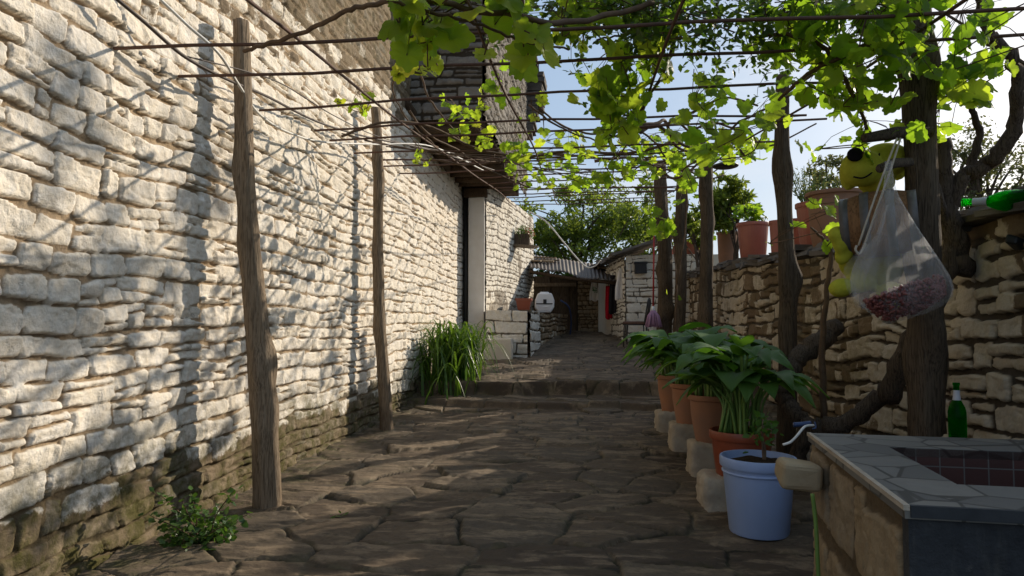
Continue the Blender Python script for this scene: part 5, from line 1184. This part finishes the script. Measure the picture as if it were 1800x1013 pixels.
# hanging planter on the house
def hang_planter():
    c = P(920, 431, d=16.4); root = empty('window_box', c, 'dark flower box with red and green plants on a wooden ledge high on the house', 'flower box')
    b = MB(); b.box(c + Vector((0, 0, -.03)), (.62, .3, .05), rot=Matrix.Rotation(.1, 3, 'Y'), jit=.01); b.tube([c + Vector((-.45, .2, .0)), c + Vector((.36, -.1, -.06))], .03, 7); b.build('ledge', M['wood'], root, False)
    b = MB(); b.box(c + Vector((-.03, 0, .13)), (.36, .24, .26), jit=.01); b.build('trough', M['bark'], root, False)
    lb = MB(); rg = random.Random(9)
    for k in range(700):
        v = rv(rg).normalized() * rg.random() ** .4; q = c + Vector((.03 + v.x * .27, v.y * .18, .26 + v.z * .19)); red = q.x > c.x + .05
        small_leaf(lb, q, rg.uniform(.03, .06), rv(rg), rv(rg), rg.uniform(.7, 1) if red and rg.random() < .45 else rg.uniform(0, .6), .4)
    for k in range(40): blade(lb, c + Vector((rg.uniform(-.15, .1), 0, .25)), rg.uniform(0, 6.28), rg.uniform(.15, .3), .08, .01, .4, rg, .4)
    lb.build('foliage', M['geranium'], root)
hang_planter()
# clothes on the shed
def cloth(name, px0, py0, px1, py1, top_w, bot_w, d, mat, label, seed, cat, mark=False):
    rg = random.Random(seed); root = empty(name, P((px0 + px1) / 2, py0, d=d), label, cat); n, m = 15, 18; V = []
    for j in range(m):
        t = j / (m - 1); py = py0 + (py1 - py0) * t; w_ = (top_w + (bot_w - top_w) * min(1, t * 1.6)) * (px1 - px0) / 2; cx = (px0 + px1) / 2
        for i in range(n):
            s = i / (n - 1) * 2 - 1
            p = P(cx + s * w_, py + (1.5 * math.sin(s * 4 + seed) if j == m - 1 else 0), d=d)
            V.append(p + Vector((-.3, -1, 0)).normalized() * (.035 * math.sin(s * 6 + seed + t * 1.5) * (.4 + .6 * t) + .02))
    o = np_mesh('fabric', [tuple(v) for v in V], grid_faces(n, m), mat, root); mm = o.modifiers.new('s', 'SOLIDIFY'); mm.thickness = .012
    if mark:
        b = MB(); c = P((px0 + px1) / 2 + .5, (py0 + py1) / 2, d=d - .12)
        for _ in range(26): small_leaf(b, c + Vector((rg.uniform(-.05, .05), rg.uniform(-.003, .003), rg.uniform(-.07, .06))), .035, Vector((rg.gauss(0, .1), -1, rg.gauss(0, .1))), rv(rg), .5, .5)
        b.build('print', M['leaf_mark'], root)
    b = MB(); b.tube([P((px0 + px1) / 2, py0 - 4, d=d + .15), P((px0 + px1) / 2, py0 - 2, d=d), P((px0 + px1) / 2, py0 + 2, d=d - .01)], .01, 6); b.build('hook', M['black_metal'], root)
cloth('shirt', 1037, 489, 1053, 529, .35, 1, 18.2, M['cloth_white'], 'white shirt with a green print hanging at the rubble wall corner', 1, 'shirt', True)
cloth('red_garment', 1064, 503, 1076, 561, .8, 1, 17.0, M['cloth_red'], 'long red cloth hanging on the plaster side of the shed', 2, 'cloth')
cloth('black_garment', 1070, 484, 1085, 552, .55, 1, 16.75, M['cloth_black'], 'black garment hanging over the red cloth on the shed', 3, 'garment')
cloth('towel', 1082, 472, 1099, 527, .2, 1, 16.0, M['cloth_white'], 'white towel hung to a point near the shed corner', 4, 'towel')
# black trough box on shed front
c = P(1126, 472, y=K0[1] - .12); root = empty('wall_planter', c, 'black plastic planter hung on the white shed front', 'planter')
b = MB(); b.box(c, (.26, .16, .24), jit=.008); bevel(b.build('box', M['black_plastic'], root, False), .01); b = MB(); b.box(c + Vector((0, 0, .12)), (.30, .19, .05)); bevel(b.build('rim', M['black_plastic'], root, False), .008)
# chair
def chair():
    c = P(1117, 592, d=14.6); gz_ = ground_z(c.x, c.y) + .01; c.z = gz_; root = empty('chair', c, 'black metal chair with a brown cushion in front of the shed', 'chair'); rot = Matrix.Rotation(R(-14), 3, 'Z')
    L = lambda x, y, z: c + rot @ Vector((x, y, z)); H = .47; w_ = .22
    for sx in (-1, 1):
        for sy in (-1, 1):
            b = MB(); b.tube([L(sx * w_, sy * w_ * .9, 0), L(sx * w_ * .92, sy * w_ * .85, H)], .013, 8); b.build('leg', M['black_metal'], root)
    b = MB(); b.tube([L(-w_, -w_, H), L(w_, -w_, H), L(w_, w_, H), L(-w_, w_, H), L(-w_, -w_, H)], .013, 8); b.tube([L(-w_, -w_, .2), L(w_, -w_, .2)], .009, 6); b.tube([L(-w_, w_, .2), L(w_, w_, .2)], .009, 6); b.build('seat_frame', M['black_metal'], root)
    b = MB(); b.box(L(0, 0, H + .035), (.48, .46, .07), rot=rot, jit=.012); bevel(b.build('cushion', M['cushion'], root, False), .03, 3)
    b = MB()
    b.tube(smooth_path([L(w_, -w_, H), L(w_ + .05, -w_, H + .3), L(w_ + .08, -w_ * .8, H + .5), L(w_ + .085, 0, H + .56), L(w_ + .08, w_ * .8, H + .5), L(w_ + .05, w_, H + .3), L(w_, w_, H)], 6), .014, 8)
    for y in (-.12, -.04, .04, .12): b.tube([L(w_, y, H), L(w_ + .06, y, H + .3), L(w_ + .083, y, H + .54)], .007, 6)
    b.build('backrest', M['black_metal'], root)
chair()
def mop():
    top = P(1150, 400, d=11.3); bot = P(1148, 545, d=11.25); root = empty('mop', bot, 'mop with pinkish strands and a red handle leaning on the far post', 'mop')
    b = MB(); b.tube([top, bot], .014, 8); b.build('handle', M['red_handle'], root)
    b = MB(); b.tube([bot + Vector((0, 0, .06)), bot + Vector((0, 0, -.03))], [.02, .04], 10); b.build('socket', M['white_plastic'], root)
    b = MB(); rg = random.Random(3)
    for k in range(110):
        a = rg.uniform(0, 6.28); o = rg.uniform(.03, .15); b.tube([bot + Vector((math.cos(a) * .02, math.sin(a) * .02, 0)), bot + Vector((math.cos(a) * o * .7, math.sin(a) * o * .7, -.1)), bot + Vector((math.cos(a) * o, math.sin(a) * o, -.27 + rg.uniform(-.02, .02)))], .008, 5)
    b.build('strands', M['mop'], root)
mop()
